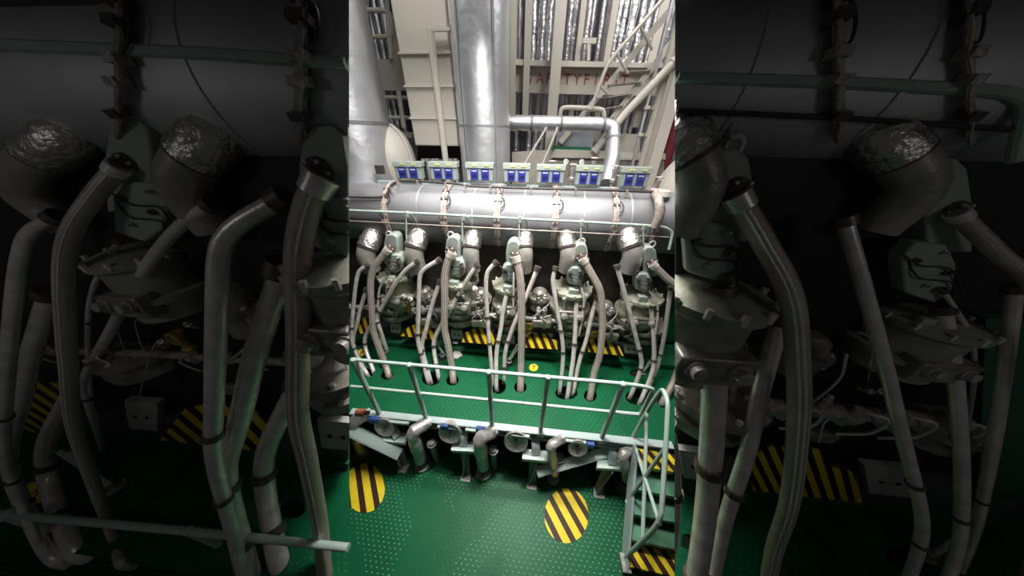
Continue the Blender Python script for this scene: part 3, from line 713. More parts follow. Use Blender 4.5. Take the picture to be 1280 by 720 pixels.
# deck marks
def disc(px, py, rx, ry, mt, nm, lab, z=.004, num=None, rig=LIT):
    ring = [rig.D(px + rx * math.cos(2 * PI * k / 28), py + ry * math.sin(2 * PI * k / 28), z) for k in range(28)]
    c = rig.D(px, py, z); t = thing(nm, lab, 'floor mark', c)
    MB().prism(ring, (0, 0, -.003)).build('disc', mt, t, smooth=0)
    if num:
        w = mpp(c) * rig.mag; text_mesh('numeral', num, MAT['red_paint'], c + V((-.3 * rx * w * 1.2, -.55 * ry * w, .001)), (1, 0, 0), (0, 1, 0), 1.9 * ry * w, t, bold=.002, extr=.001)
disc(667, 459.3, 5.6, 4.6, MAT['yellow'], 'numbered_spot', 'yellow spot with a red numeral on the lit green deck', num='7')
disc(452, 440.6, 4.6, 4.2, MAT['yellow'], 'numbered_spot', 'small yellow spot on the deck behind the fifth lit hose', num='8')
disc(452, 440.6, 4.6, 4.2, MAT['yellow'], 'numbered_spot', 'dim yellow spot on the deck of the rail bay', rig=BAYL, num='8')
@clipped
def pad(rig, lab):
    q = [rig.D(564, 447, .02), rig.D(568, 438, .02), rig.D(574, 437.5, .02), rig.D(578, 444, .02), rig.D(571, 448, .02)]
    tag(MB().prism(q, (0, 0, -.02)).build('mesh_pad', MAT['pad'], smooth=0), lab, 'pad')
pad(LIT, 'pale perforated pad lying beside the fourth lit hose from the ladder')
t = MB(); o = text_mesh('stencil', 'HSR', MAT['white'], LIT.P(566, 429.5, 2.9), (1, 0, 0), (0, .3, 1), .055); tag(o, 'small white stencilled letters on the green step beside the foot block', 'stencil')

# ------------------------------------------------------------------ instrument boxes above the receiver
BX = [(489.5, 201.5, 525.5, 223), (534.5, 202, 570.5, 224), (581, 203, 617, 225.5), (628.6, 204, 663.5, 227.5), (671, 205.5, 708, 228.5), (720.5, 206.5, 756, 231), (778, 208.5, 817, 233)]
for k, (x0, y0, x1, y1) in enumerate(BX):
    Y = 3.88; a = aty(x0, y0, Y); b = aty(x1, y0, Y); c = aty(x0, y1, Y); wd = b.x - a.x; ht = a.z - c.z; cx = (a.x + b.x) / 2
    t = thing('sensor_box', f'pale green instrument box with two blue displays, {ORD[6 - k]} from the ladder side', 'instrument box', (cx, Y, c.z), 'instrument boxes above the lit receiver')
    MB().box((cx, Y + .06, c.z + ht * .42), wd * .93, .12, ht * .84).build('housing', MAT['box_green'], t, bevel=.008)
    MB().prism([(cx - wd / 2, Y - .02, c.z + ht * .70), (cx + wd / 2, Y - .02, c.z + ht * .70), (cx + wd / 2, Y - .005, c.z + ht), (cx - wd / 2, Y - .005, c.z + ht)], (0, .15, 0)).build('hood', MAT['box_green'], t, smooth=0, bevel=.008)
    for s in (-1, 1):
        q = V((cx + s * wd * .19, Y - .004, c.z + ht * .36))
        d = MB().box(q, wd * .27, .014, ht * .60).build('display', MAT['blue'], t, bevel=.003)
        MB().box(q + V((0, -.008, -.02)), wd * .16, .006, ht * .18).build('screen', MAT['blue_dark'], d)
        MB().box(q + V((0, -.008, ht * .2)), wd * .18, .004, ht * .07).build('legend', MAT['tag_grey'], d)
        MB().box((cx + s * wd * .2 + .02, Y - .018, c.z + ht * .86), wd * .16, .012, ht * .09).build('sticker', MAT['label_yellow'], t)
    MB().box((cx, Y - .003, c.z + ht * .36), wd * .03, .02, ht * .6).build('divider', MAT['box_green'], t)
    for s in (-1, 1): MB().beam((cx + s * wd * .42, Y + .05, c.z - .12), (cx + s * wd * .42, Y + .05, c.z + .02), .03, .03).build('leg', MAT['beam_grey'], t)
p0, p1 = aty(470, 227, 3.92), aty(835, 238, 3.92)
tag(MB().beam(V((p0.x, 4.0, 2.64)), V((p1.x, 4.0, 2.64)), .1, .05).build('mounting_rail', MAT['beam_grey']), 'grey mounting rail under the row of instrument boxes', 'rail')

# ------------------------------------------------------------------ guard rail and deck edge
def rail(rig, Y, posts, lab, z1=None, end=True):
    t = thing('guard_rail', lab, 'guard rail', (posts[0], Y, 0)); return t
RY = 1.755; RT, RM = 1.08, .56
rx = [aty(442.9, 450, RY).x, aty(512.5, 456, RY).x, aty(611.3, 463.6, RY).x, aty(685, 470.4, RY).x, aty(778, 480.2, RY).x]
t = thing('guard_rail', 'pale green guard rail with two bars along the lit deck edge', 'guard rail', (rx[2], RY, 0))
xe = 1.37
top = [V((xedge(BAYL, RY, RT) + .02, RY, RT)), V((xe - .11, RY, RT)), V((xe, RY, RT - .10)), V((xe, RY, RM + .10)), V((xe - .11, RY, RM)), V((xe - .3, RY, RM))]
MB().tube(fillet([top[0], V((xe, RY, RT)), V((xe, RY, RM)), V((xe - .35, RY, RM))], .25 if 0 else .12, 6), .021, 12).build('top_rail', MAT['rail_green'], t)
MB().cyl(V((xedge(BAYL, RY, RM) + .02, RY, RM)), V((xe - .34, RY, RM)), .018, n=12).build('mid_rail', MAT['rail_green'], t)
for x in rx:
    m = MB(); m.cyl((x, RY - .012, -.13), (x, RY - .012, RT + .005), .030, n=14); m.ball((x, RY - .012, RT + .01), .034, .034, .026); m.build('post', MAT['rail_green'], t)
    MB().box((x, RY - .03, -.06), .10, .03, .1).build('foot_bracket', MAT['beam_grey'], t, bevel=.006)
t = thing('edge_beam', 'grey-green channel beam along the lit deck edge under the guard rail', 'beam', (-.3, DECKY, -.13))
xa, xb = xedge(BAYL, DECKY, 0) + .02, xedge(BAYR, DECKY, 0) - .02
MB().box(((xa + xb) / 2, DECKY + .0, -.01), xb - xa, .09, .035).build('top_flange', MAT['beam_grey'], t, bevel=.004)
MB().box(((xa + xb) / 2, DECKY + .02, -.075), xb - xa, .02, .12).build('web', MAT['beam_grey'], t)
MB().box(((xa + xb) / 2, DECKY - .01, -.135), xb - xa, .07, .02).build('lower_flange', MAT['beam_grey'], t)
for a, b in ((487, 510), (545, 572), (580, 608), (640, 664), (700, 742)):
    p = aty(a, 525, DECKY - .06).x; q = aty(b, 525, DECKY - .06).x
    MB().box(((p + q) / 2, DECKY - .06, -.03), q - p, .05, .02).build('ledge_plate', MAT['rail_green'], t, bevel=.003)

# rail of the dim bay
def dimrail():
    P = [atz(-30, 640, .4), atz(12, 643.5, .4), atz(237, 664, .4), atz(435.5, 684.5, .4)]; Y = P[2].y
    t = thing('guard_rail', 'dim guard rail crossing the foot of the dark bay', 'guard rail', (P[2].x, Y, 0))
    w = mpp(P[2]); MB().tube(P, 4.2 * w, 12).build('top_rail', MAT['rail_green'], t)
    for q, wd in ((P[1], 14), (P[2], 10)):
        r = wd * .42 * w; m = MB(); m.cyl((q.x, q.y, 0), (q.x, q.y, q.z + .005), r, n=14); m.ball((q.x, q.y, q.z + .01), r * 1.25, r * 1.25, r * 1.1); m.build('post', MAT['rail_green'], t)
dimrail()

# ------------------------------------------------------------------ under the deck edge
def bracket_stand(q, foot, strut, lab):
    z = -.30; c = [atz(x, y, z) for x, y in q]; f = atz(*foot, FZ)
    t = thing('support_stand', lab, 'support', f, 'support stands under the deck edge')
    MB().prism(c, (0, 0, -.07)).build('cap_box', MAT['cap_green'], t, smooth=0, bevel=.006)
    m = (c[0] + c[1] + c[2] + c[3]) / 4; fr = (c[2] + c[3]) / 2
    lx = f.x; ly = f.y
    MB().prism([V((lx - .07, ly + .09, FZ)), V((lx + .07, ly + .09, FZ)), V((lx + .07, ly - .03, FZ)), V((lx - .07, ly - .03, FZ))], (0, 0, .018)).build('foot_plate', MAT['foot_metal'], t, smooth=0)
    MB().prism([V((lx - .05, ly + .0, FZ)), V((lx - .05, ly + .1, FZ)), V((m.x + .02, m.y + .02, z - .07)), V((m.x + .02, m.y - .07, z - .07))], (.02, 0, 0)).build('web', MAT['foot_metal'], t, smooth=0)
    MB().prism([V((lx - .05, ly + .06, FZ)), V((lx + .05, ly + .06, FZ)), V((m.x + .06, m.y, z - .07)), V((m.x - .06, m.y, z - .07))], (0, .02, 0)).build('flange', MAT['foot_metal'], t, smooth=0)
    s0 = aty(*strut[0], DECKY - .02); s1 = V((atz(*strut[1], z).x, m.y, z))
    MB().beam(V((s0.x, DECKY - .02, -.14)), s1, .11, .05).build('strut', MAT['beam_grey'], t, bevel=.004)
for q, f, s, l in (([(479, 538.6), (509, 541), (506, 554), (475, 551)], (503, 588), ((481, 515), (500, 541)), 'pale green support stand second from the channel brace end'),
                   ([(566.4, 549.3), (595, 552), (594.6, 565), (563.4, 563)], (582, 599), ((579, 529), (581, 551)), 'pale green support stand between two round shiny covers'),
                   ([(653.6, 560), (684.7, 563), (684.7, 576.5), (652.6, 573.6)], (664.5, 609), ((670, 541), (670, 561)), 'pale green support stand at the low end of the wide channel brace'),
                   ([(747, 575.6), (777, 572.7), (780, 587), (746, 585)], (749, 620), ((766, 556), (764, 575)), 'pale green support stand beside the ladder')):
    bracket_stand(q, f, s, l)
def channel(a, b, za, zb, wd, lab):
    p = atz(*a, za); q = atz(*b, zb); t = thing('channel_brace', lab, 'brace', p)
    d = (q - p).normalized(); up = V((0, -.5, .85)); s = d.cross(up).normalized(); up = s.cross(d).normalized()
    MB().beam(p, q, wd, .02, up).build('web', MAT['rail_green'], t)
    for k in (-1, 1): MB().beam(p + s * k * wd / 2 - up * .03, q + s * k * wd / 2 - up * .03, .016, .08, up).build('flange', MAT['beam_grey'], t)
channel((671, 590), (768, 562), -.55, -.20, .11, 'pale green channel brace slanting from a stand up to the ladder')
channel((500, 568), (424, 531), -.47, -.06, .13, 'pale green channel brace slanting away at the bulkhead end')
def lag_elbow(pts, r, lab):
    P = [aty(x, y, Y) for x, y, Y in pts]; P[-1].z = max(P[-1].z, FZ); t = thing('lagged_elbow', lab, 'pipe elbow', V((P[-1].x, P[-1].y, FZ)), 'foil-lagged elbows under the deck edge')
    w = mpp(P[0]); a = fillet(P, .3); n = len(a)
    MB().tube(a, [r * w * (1 + .06 * math.sin(j * 4.1)) for j in range(n)], 16).build('jacket', MAT['lag_foil'], t)
    d = (P[0] - P[1]).normalized(); MB().cyl(P[0], P[0] + d * .05, r * w * .8, n=14).build('end', MAT['bare_steel'], t)
    e = P[-1]; MB().cyl(V((e.x, e.y, FZ)), V((e.x, e.y, FZ + .04)), r * w * 1.35, n=16).build('base_flange', MAT['foot_metal'], t)
lag_elbow([(533, 529, 1.70), (515, 540, 1.56), (520, 556, 1.54), (526, 574, 1.54)], 7.6, 'foil-lagged elbow beside the second stand, bending down to the floor')
lag_elbow([(616, 539, 1.70), (599, 548, 1.56), (601, 563, 1.54), (604, 582, 1.54)], 8.0, 'foil-lagged elbow between the two middle stands')
lag_elbow([(703, 548, 1.70), (688, 557, 1.58), (690, 570, 1.56), (693, 590, 1.56)], 6, 'foil-lagged elbow behind the wide channel brace')
lag_elbow([(788, 562, 1.70), (778, 568, 1.58), (780, 580, 1.56), (783, 598, 1.56)], 6, 'foil-lagged elbow squeezed beside the ladder stringer')
lag_elbow([(458, 518, 1.72), (443, 526, 1.64), (446, 545, 1.62), (452, 562, 1.62)], 7.5, 'foil-lagged elbow beside the bulkhead below the rail end')
def cover(px, py, r, lab):
    c = aty(px, py, 1.64); w = mpp(c); ax = V((0, -1, .35)).normalized(); t = thing('round_cover', lab, 'cover', c, 'round shiny covers under the deck edge')
    MB().lathe(c, ax, [(-.09, r * w * .9), (0, r * w), (.014, r * w), (.016, r * w * .93), (.006, r * w * .85), (-.015, r * w * .45), (-.02, r * w * .2), (-.02, .002)], 28).build('lid', MAT['lag_foil'], t)
    MB().lathe(c - ax * .02, ax, [(0, .022), (.03, .02), (.034, .01)], 8).build('nut', MAT['collar'], t)
    MB().beam(c - ax * .05, V((c.x, 1.94, c.z - .05)), .06, .06).build('stub', MAT['bare_steel'], t)
cover(481, 534, 13, 'round shiny cover under the deck by the slanting brace')
cover(562.5, 541.5, 14.5, 'round shiny cover between the second and third supports under the deck')
cover(645, 552, 15, 'round shiny cover behind the low end of the wide channel brace')
cover(722, 560, 12, 'round shiny cover above the wide channel brace')
for k, (px, py, w_, l) in enumerate(((468, 522, 12, 'beside the bulkhead'), (556, 530.5, 10, 'behind the round covers, second'), (601, 534, 12, 'above the middle lagged elbow'), (738, 553.5, 9, 'nearest the ladder'))):
    c = aty(px, py + 3, 1.67); w = mpp(c)
    tag(MB().box(c, w_ * w, .05, 9 * w).build('blue_plate', MAT['blue_plate'], bevel=.004), f'small blue plate under the deck edge, {l}', 'plate', 'blue plates under the deck edge')
c = aty(446, 515, 1.70); w = mpp(c)
t = thing('orange_cap', 'small orange capped fitting under the deck edge by the bulkhead', 'cap', c); MB().lathe(c, (1, 0, .1), [(0, 4 * w), (10 * w, 4 * w), (11 * w, 2.5 * w)], 12).build('cap', MAT['orange'], t); MB().lathe(c + V((11 * w, 0, w)), (1, 0, .1), [(0, 2.2 * w), (6 * w, 2.2 * w)], 12).build('stem', MAT['cable'], t)
for k, (x, l) in enumerate(((545, 'second stand'), (617, 'middle stand'), (700, 'wide brace'))):
    p = aty(x, 570, 1.62); m = MB(); m.cyl(V((p.x, p.y, FZ)), V((p.x, p.y, -.35)), .045, n=12); m.cyl(V((p.x, p.y, -.42)), V((p.x, p.y, -.38)), .07, n=12)
    tag(m.build('drain_stub', MAT['foot_metal']), f'short rusty drain stub behind the {l}', 'pipe', 'drain stubs under the deck')

# striped floor ovals
def oval(px, py, rx, ry, lab, mt='hazard_oval'):
    ring = [atz(px + rx * math.cos(2 * PI * k / 48), py + ry * math.sin(2 * PI * k / 48), FZ + .004) for k in range(48)]
    o = MB().prism(ring, (0, 0, -.004)).build('hazard_disc', MAT[mt], smooth=0); tag(o, lab, 'floor mark', 'striped discs on the lower floor')
oval(455.5, 610, 25.5, 31, 'round yellow and black striped mark on the lower floor by the bulkhead', 'hazard_oval_b')
oval(708, 644.5, 27.5, 34.5, 'round yellow and black striped mark on the lower floor before the ladder')

# ------------------------------------------------------------------ ladder down to the lower floor
A = atz(793, 557, .0); B = atz(781, 708, FZ); run = A - B; side = V((1, -.06, 0)).normalized(); W_ = .74
t = thing('ladder', 'pale green step ladder with striped top and bottom treads and looped handrail', 'ladder', B)
for k, off in ((0, 0), (1, W_)):
    p0 = B + side * off; p1 = A + side * off
    MB().beam(p0, p1, .03, .17, V((0, -.7, .7))).build('stringer', MAT['beam_grey'], t, bevel=.004)
    MB().box(V((p0.x, p0.y + .02, FZ + .03)), .10, .16, .06).build('shoe', MAT['foot_metal'], t, bevel=.006)
n = 5
for k in range(n):
    f0 = (n - k - .55) / n; p = B + run * f0; c = p + side * (W_ / 2 + .0); c.z += .03
    m = MB(); R = Matrix.Rotation(math.atan2(side.y, side.x), 3, 'Z')
    m.box(c, W_ - .04, .20, .03, R); m.box(c + V((0, -.095, -.03)), W_ - .04, .012, .05, R)
    m.build('tread', MAT['hazard_tread' if k in (0, n - 1) else 'tread_green'], t)
nn = V((run.y, -run.x, 0)).normalized()
def L(px, py): return onplane(px, py, B, nn)
hr = [L(779.5, 699), L(826, 654), L(829.5, 600), L(833.5, 540), L(835, 501), L(828, 485), L(812, 508), L(791, 546)]
m = [hr[0], hr[1], hr[2], hr[3], hr[4] + V((0, 0, 0)), hr[5], hr[6], hr[7]]
MB().tube(fillet(m, .3, 6), .022, 12).build('handrail', MAT['rail_green'], t)
MB().tube([L(808.5, 514), L(806, 600), L(803, 676)], .02, 12).build('upright', MAT['rail_green'], t)
MB().tube([L(791, 549), L(824.5, 655)], .018, 12).build('cross_brace', MAT['rail_green'], t)
MB().tube([L(831.5, 560), L(784, 627)], .018, 12).build('cross_brace', MAT['rail_green'], t)
MB().ball(L(785, 628), .035).build('joint', MAT['rail_green'], t)

# ------------------------------------------------------------------ background
def slab(nm, pts, Y, th, mt, kind=None, lab=None, cat=None, group=None, bevel=0):
    o = MB().prism([aty(x, y, Y) for x, y in pts], (0, th, 0)).build(nm, MAT[mt], smooth=0, bevel=bevel)
    if kind: struct(o)
    else: tag(o, lab, cat, group)
    return o
def vcyl(px, py, Y, r, z0, z1, prof=None):
    p = aty(px, py, Y); return V((p.x, Y, z0)), V((p.x, Y, z1)), r
WY = 7.6
a, b = aty(300, 330, WY), aty(1000, -60, WY)
struct(MB().box(((a.x + b.x) / 2, WY + .1, 3.2), 16, .1, 9).build('wall_back', MAT['wall_grey'], smooth=0))
struct(MB().box((0, 6.2, .6), 14, 3.6, .1).build('floor_rear', MAT['bed'], smooth=0))
# cream side wall with two openings
wl = MB(); Yw = 5.9
def wq(x0, y0, x1, y1): wl.prism([aty(x0, y0, Yw), aty(x1, y0, Yw), aty(x1, y1, Yw), aty(x0, y1, Yw)], (0, .12, 0))
wq(400, 74, 520, 113); wq(400, -60, 456, 74); wq(490, -60, 520, 74); wq(400, 113, 481, 165); wq(400, 165, 530, 172)
struct(wl.build('wall_left_rear', MAT['cream'], smooth=0))
slab('window_1', [(450, -60), (500, -60), (500, 80), (450, 80)], 6.6, .04, 'window_dark', 'structure')
slab('window_2', [(470, 108), (530, 108), (530, 168), (470, 168)], 6.6, .04, 'window_dark', 'structure')
for k, (x, l) in enumerate(((464, 'outer'), (472, 'middle'), (481, 'inner'))):
    p = aty(x, 30, 6.4); tag(MB().cyl((p.x, 6.4, .65), (p.x, 6.4, 7.2), .06).build('lagged_pipe', MAT['lagging']), f'{l} dim lagged pipe seen through the upper wall opening', 'pipe', 'pipes behind the wall opening')
t = thing('opening_rail', 'white tubular frame across the upper wall opening', 'handrail', aty(470, 74, 5.87))
MB().tube(fillet([aty(452, 12.5, 5.87), aty(483, 13, 5.87), aty(489, 20, 5.87), aty(490.5, 40, 5.87), aty(488, 46, 5.87), aty(452, 46, 5.87)], .4), .035, 10).build('tube', MAT['white_rail'], t)
MB().tube([aty(481, -30, 5.87), aty(489, 74, 5.87)], .04, 8).build('upright', MAT['white_rail'], t)
t = thing('opening_grid', 'white bars across the lower wall opening', 'bars', aty(500, 150, 5.87))
MB().tube([aty(498, 113, 5.87), aty(505, 160, 5.87)], .05, 8).build('upright', MAT['white_rail'], t)
MB().tube([aty(480, 122, 5.87), aty(513, 122, 5.87)], .035, 8).build('crossbar', MAT['white_rail'], t)
MB().tube([aty(486, 147, 5.87), aty(515, 147, 5.87)], .035, 8).build('crossbar', MAT['white_rail'], t)

# big silver tower at the bulkhead end
Yt = 4.75; e0 = aty(473, 110, Yt); r_ = .66; cx = e0.x - r_
t = thing('silver_tower', 'broad silver lagged uptake rising past the cream wall opening', 'exhaust uptake', (cx, Yt, 2.55))
zb = aty(440, 234, Yt - .5).z
MB().lathe((cx, Yt, zb), (0, 0, 1), [(0, r_ * 1.02), (.02, r_ * 1.06), (.95, r_ * 1.0)], 40).build('skirt', MAT['lagging'], t)
MB().cyl((cx, Yt, zb + .94), (cx, Yt, 7.5), r_ * .985, n=40).build('shell', MAT['lagging'], t)
MB().cyl((cx, Yt, zb + .92), (cx, Yt, zb + .97), r_ * 1.015, n=40).build('seam_band', MAT['cladding'], t)
h_ = aty(475, 212, Yt - r_ * .93); MB().box(h_, .13, .06, .13).build('hatch', MAT['collar'], t)
# cream dome
c = aty(490, 204, 4.95); w = mpp(c)
t = thing('cream_dome', 'rounded cream duct end beside the silver uptake', 'duct', c); MB().ball(c, 29 * w, 30 * w, 43 * w, 28, 16).build('shell', MAT['cream'], t)
MB().tube([c + V((29.4 * w * math.sin(a_), -6 * w, 43.4 * w * math.cos(a_))) for a_ in [PI / 2 * k / 10 for k in range(11)]], 1.0 * w, 6).build('weld_seam', MAT['cream_pipe'], t)
# cream cabinet column
Yc = 5.0
t = thing('ventilation_duct', 'tall cream ventilation trunk with welded seams', 'ventilation trunk', aty(545, 182, Yc))
q = [aty(519, 182, Yc), aty(573, 182, Yc)]; x0, x1 = q[0].x, q[1].x; z0 = q[0].z
MB().box(((x0 + x1) / 2, Yc + .4, (z0 + 7.5) / 2), x1 - x0, .8, 7.5 - z0).build('casing', MAT['cream'], t, bevel=.02)
for y in (66, 108, 148):
    z = aty(545, y, Yc).z; MB().box(((x0 + x1) / 2, Yc - .012, z), x1 - x0 + .03, .03, .03).build('seam', MAT['cream_pipe'], t)
p = aty(550, 140, Yc - .1)
t = thing('cream_conduit', 'thin cream conduit standing before the ventilation trunk', 'conduit', (p.x, Yc - .1, 2.4)); MB().cyl((p.x, Yc - .1, 2.4), (p.x, Yc - .1, aty(545, 37, Yc - .1).z), .055, n=12).build('tube', MAT['cream_pipe'], t)
zt = aty(545, 37, Yc - .1).z; MB().beam((p.x - .02, Yc - .1, zt), (p.x + .42, Yc - .1, zt), .05, .04).build('bracket', MAT['cream_pipe'], t)
p = aty(577, 140, 4.95); t = thing('thin_silver_pipe', 'narrow silver pipe between the cream trunk and the broad silver pipe', 'pipe', (p.x, 4.95, 2.5))
MB().cyl((p.x, 4.95, 2.5), (p.x, 4.95, 7.5), .075, n=16).build('tube', MAT['lagging'], t)
for y in (36, 108): 
    z = aty(572, y, 4.95).z; MB().cyl((p.x, 4.95, z - .03), (p.x, 4.95, z + .03), .1, n=16).build('coupling', MAT['cladding'], t)
slab('shade_sheet', [(522, 180), (576, 180), (576, 206), (522, 206)], 5.9, .05, 'dark', None, 'dark sheet painted as shaded recess under the cream ventilation trunk', 'recess')  # flat dark sheet; the shade of the recess is put into its colour
t = thing('valve_rack', 'low rack of pale fittings in the dark recess under the cream trunk', 'rack', aty(548, 203, 5.2))
for x in (534, 541, 546, 563, 569):
    p = aty(x, 198, 5.2); MB().cyl((p.x, 5.2, 2.5), (p.x, 5.2, p.z), .045, n=10).build('fitting', MAT['lagging'], t)
MB().beam(aty(527, 200, 5.25), aty(574, 202, 5.25), .05, .05).build('bar', MAT['cream_pipe'], t)
# central big silver pipe
Ym = 4.75; pc = aty(607, 180, Ym); r_ = 30.5 * mpp(pc)
t = thing('broad_silver_pipe', 'broad silver lagged exhaust pipe rising behind the middle instrument boxes', 'exhaust pipe', (pc.x, Ym, 2.4))
zs = aty(607, 157, Ym - r_).z
MB().cyl((pc.x, Ym, 2.4), (pc.x, Ym, zs), r_ * 1.0, n=40).build('lower_cladding', MAT['lagging'], t)
MB().cyl((pc.x, Ym, zs), (pc.x, Ym, 7.5), r_ * .985, n=40).build('upper_cladding', MAT['lagging'], t)
MB().cyl((pc.x, Ym, zs - .015), (pc.x, Ym, zs + .015), r_ * 1.012, n=40).build('seam_band', MAT['cladding'], t)
for th in (-2.25, -1.0):
    q = V((pc.x + r_ * math.cos(th), Ym + r_ * math.sin(th), 0)); MB().beam(q + V((0, 0, 2.4)), q + V((0, 0, 7.4)), .03, .012, V((math.cos(th), math.sin(th), 0))).build('seam', MAT['cladding'], t)
# cream frame with writing
Yb = 6.6
t = thing('lettered_beam', 'deep cream beam carrying red safety lettering', 'beam', aty(760, 118, Yb))
MB().prism([aty(560, 80, Yb), aty(690, 85, Yb), aty(850, 92, Yb), aty(850, 121, Yb), aty(690, 117, Yb), aty(560, 112, Yb)], (0, .06, 0)).build('web', MAT['cream'], t, smooth=0)
MB().prism([aty(560, 71, Yb - .15), aty(690, 75.5, Yb - .15), aty(850, 79, Yb - .15), aty(850, 85, Yb - .15), aty(690, 83, Yb - .15), aty(560, 78, Yb - .15)], (0, .35, 0)).build('flange', MAT['cream_pipe'], t, smooth=0)
p0 = aty(641, 104.8, Yb - .004); p1 = aty(781, 108.3, Yb - .004); ln = (p1 - p0).length
for x_, ch in zip((657.5, 669.5, 681.5, 693.5, 704, 716, 728.5, 742, 752.5, 764, 774.5), 'SAFETYFIRST'):
    text_mesh('letter', ch, MAT['red_paint'], aty(x_, 104.6 + (x_ - 680) * .022, Yb - .004), p1 - p0, (0, 0, 1), 14.5 * mpp(p0), t, bold=.0, extr=.003)
for k, (x, wd, Y, l, zlo) in enumerate(((641.5, 7, 6.45, 'first column from the broad silver pipe', 3.4), (659, 8, 6.45, 'second column from the broad silver pipe', 3.4), (696, 13, 6.2, 'broad post crossing the lettered beam', 2.6), (722, 6.5, 6.9, 'slim post behind the lettered beam, beside the broad one', 3.5), (758.5, 7, 6.9, 'slim post among the lagged pipes', 3.5), (815, 9, 6.9, 'slim post behind the steep stair', 3.5))):
    p = aty(x, 72, Y); w = mpp(p)
    m = MB(); m.box((p.x, Y, (zlo + 7.6) / 2), wd * w, .05, 7.6 - zlo); m.box((p.x, Y + .09, (zlo + 7.6) / 2), wd * w * .25, .16, 7.6 - zlo); m.box((p.x, Y + .18, (zlo + 7.6) / 2), wd * w, .04, 7.6 - zlo)
    tag(m.build('steel_post', MAT['cream'], smooth=0), f'cream steel {l}', 'post', 'cream posts behind the engine')
for k, (x, r, Y) in enumerate(((647, 3.6, 7.1), (665, 3.4, 7.1), (675, 3.8, 7.1), (684, 3.0, 7.1), (708, 2.6, 7.2), (714.5, 2.4, 7.2), (729, 2.6, 7.1), (734.5, 2.6, 7.3), (746, 2.3, 7.1), (752, 2.2, 7.3), (764, 2.8, 7.1), (771.5, 2.6, 7.1), (781, 4.0, 7.0), (791, 2.9, 7.1), (800.5, 2.6, 7.1), (808.5, 2.4, 7.1), (824, 3.0, 7.1), (834, 3.2, 7.1))):
    p = aty(x, 74, Y); w = mpp(p); t = thing('lagged_pipe', f'vertical foil-lagged pipe on the back wall, {ORD[k]} from the broad silver pipe', 'pipe', (p.x, Y, .65), 'lagged pipes on the back wall')
    zz = [.65]; 
    while zz[-1] < 7.5: zz.append(zz[-1] + .14)
    MB().tube([V((p.x + .006 * math.sin(j * 2.3 + k), Y, z)) for j, z in enumerate(zz)], [1.2 * r * w * (1 + .10 * math.sin(j * 1.9 + k)) for j in range(len(zz))], 12).build('jacket', MAT['wall_foil'], t)
    for z in (4.05 + .07 * (k % 3), 5.0 + .1 * (k % 4)): MB().cyl((p.x, Y, z), (p.x, Y, z + .04), r * w * 1.45, n=12).build('band', MAT['lagging'], t)
t = thing('pipe_support', 'small cream T-shaped pipe support standing on the lettered beam', 'support', aty(735, 76, 6.75)); MB().beam(aty(735.5, 76, 6.75), aty(736, 52, 6.75), .06, .06).build('post', MAT['cream_pipe'], t); MB().beam(aty(728.5, 51, 6.75), aty(745, 51.5, 6.75), .07, .08).build('crossbar', MAT['cream_pipe'], t)
# horizontal lagged pipe with elbow
Yh = 5.3
P = [aty(600, 152, Yh), aty(700, 154.5, Yh), aty(766, 156.5, Yh), aty(767, 172, Yh - .08), aty(765, 200, Yh - .4), aty(758, 230, Yh - .8)]
t = thing('lagged_elbow_pipe', 'silver lagged pipe running level then bending down to the boxes', 'pipe', P[-1]); w = mpp(P[2])
pth = fillet([P[0], P[2], P[4]], .18, 8)
MB().tube(fillet([P[0], P[1], P[2], P[3]], .35, 6), 8.2 * w, 20).build('run', MAT['lagging'], t)
MB().tube([P[3], P[4], P[5]], [8.4 * w, 9.2 * w, 8.0 * w], 20).build('drop', MAT['lagging'], t)
for a_, b_, f in ((P[0], P[2], .4), (P[0], P[2], .62), (P[0], P[2], .93), (P[3], P[4], .15)):
    q = a_.lerp(b_, f); d = (b_ - a_).normalized(); MB().cyl(q - d * .025, q + d * .025, 8.9 * w, n=20).build('band', MAT['cladding'], t)
# handrail above pipe
t = thing('platform_handrail', 'white rounded handrail above the level lagged pipe', 'handrail', aty(726, 150, 5.8))
MB().tube(fillet([aty(699, 152, 5.8), aty(701, 136.5, 5.8), aty(707, 134, 5.8), aty(748, 136, 5.8), aty(755, 138.5, 5.8), aty(755, 153, 5.8)], .35), .04, 10).build('tube', MAT['white_rail'], t)
# platform edge, panels
slab('platform_edge', [(694, 187.5), (770, 190), (832, 192), (832, 199.5), (770, 198), (688, 197)], 5.6, .3, 'cream_pipe', None, 'cream edge of the landing behind the pressure gauges', 'beam')
slab('grey_sheet', [(696, 164), (741, 166), (741, 184), (694, 183)], 6.0, .05, 'grey_blue', None, 'grey-blue panel below the level lagged pipe', 'panel')
slab('cream_sheet', [(741, 164), (800, 168), (800, 318), (741, 318)], 6.3, .05, 'cream', None, 'cream panel behind the diagonal strut', 'panel')
slab('green_ledge', [(692, 182.5), (742, 184.5), (741, 189), (690, 187.5)], 5.9, .2, 'green_panel', None, 'dark green strip under the grey-blue panel', 'panel')
slab('landing_sheet', [(640, 190), (690, 187), (690, 318), (640, 318)], 6.0, .05, 'cream', None, 'cream panel low behind the silver pipes', 'panel')
slab('machinery_screen', [(690, 199), (830, 201), (830, 318), (690, 318)], 5.7, .05, 'pump_pale', None, 'pale machinery panel behind the boxes and gauges', 'panel')
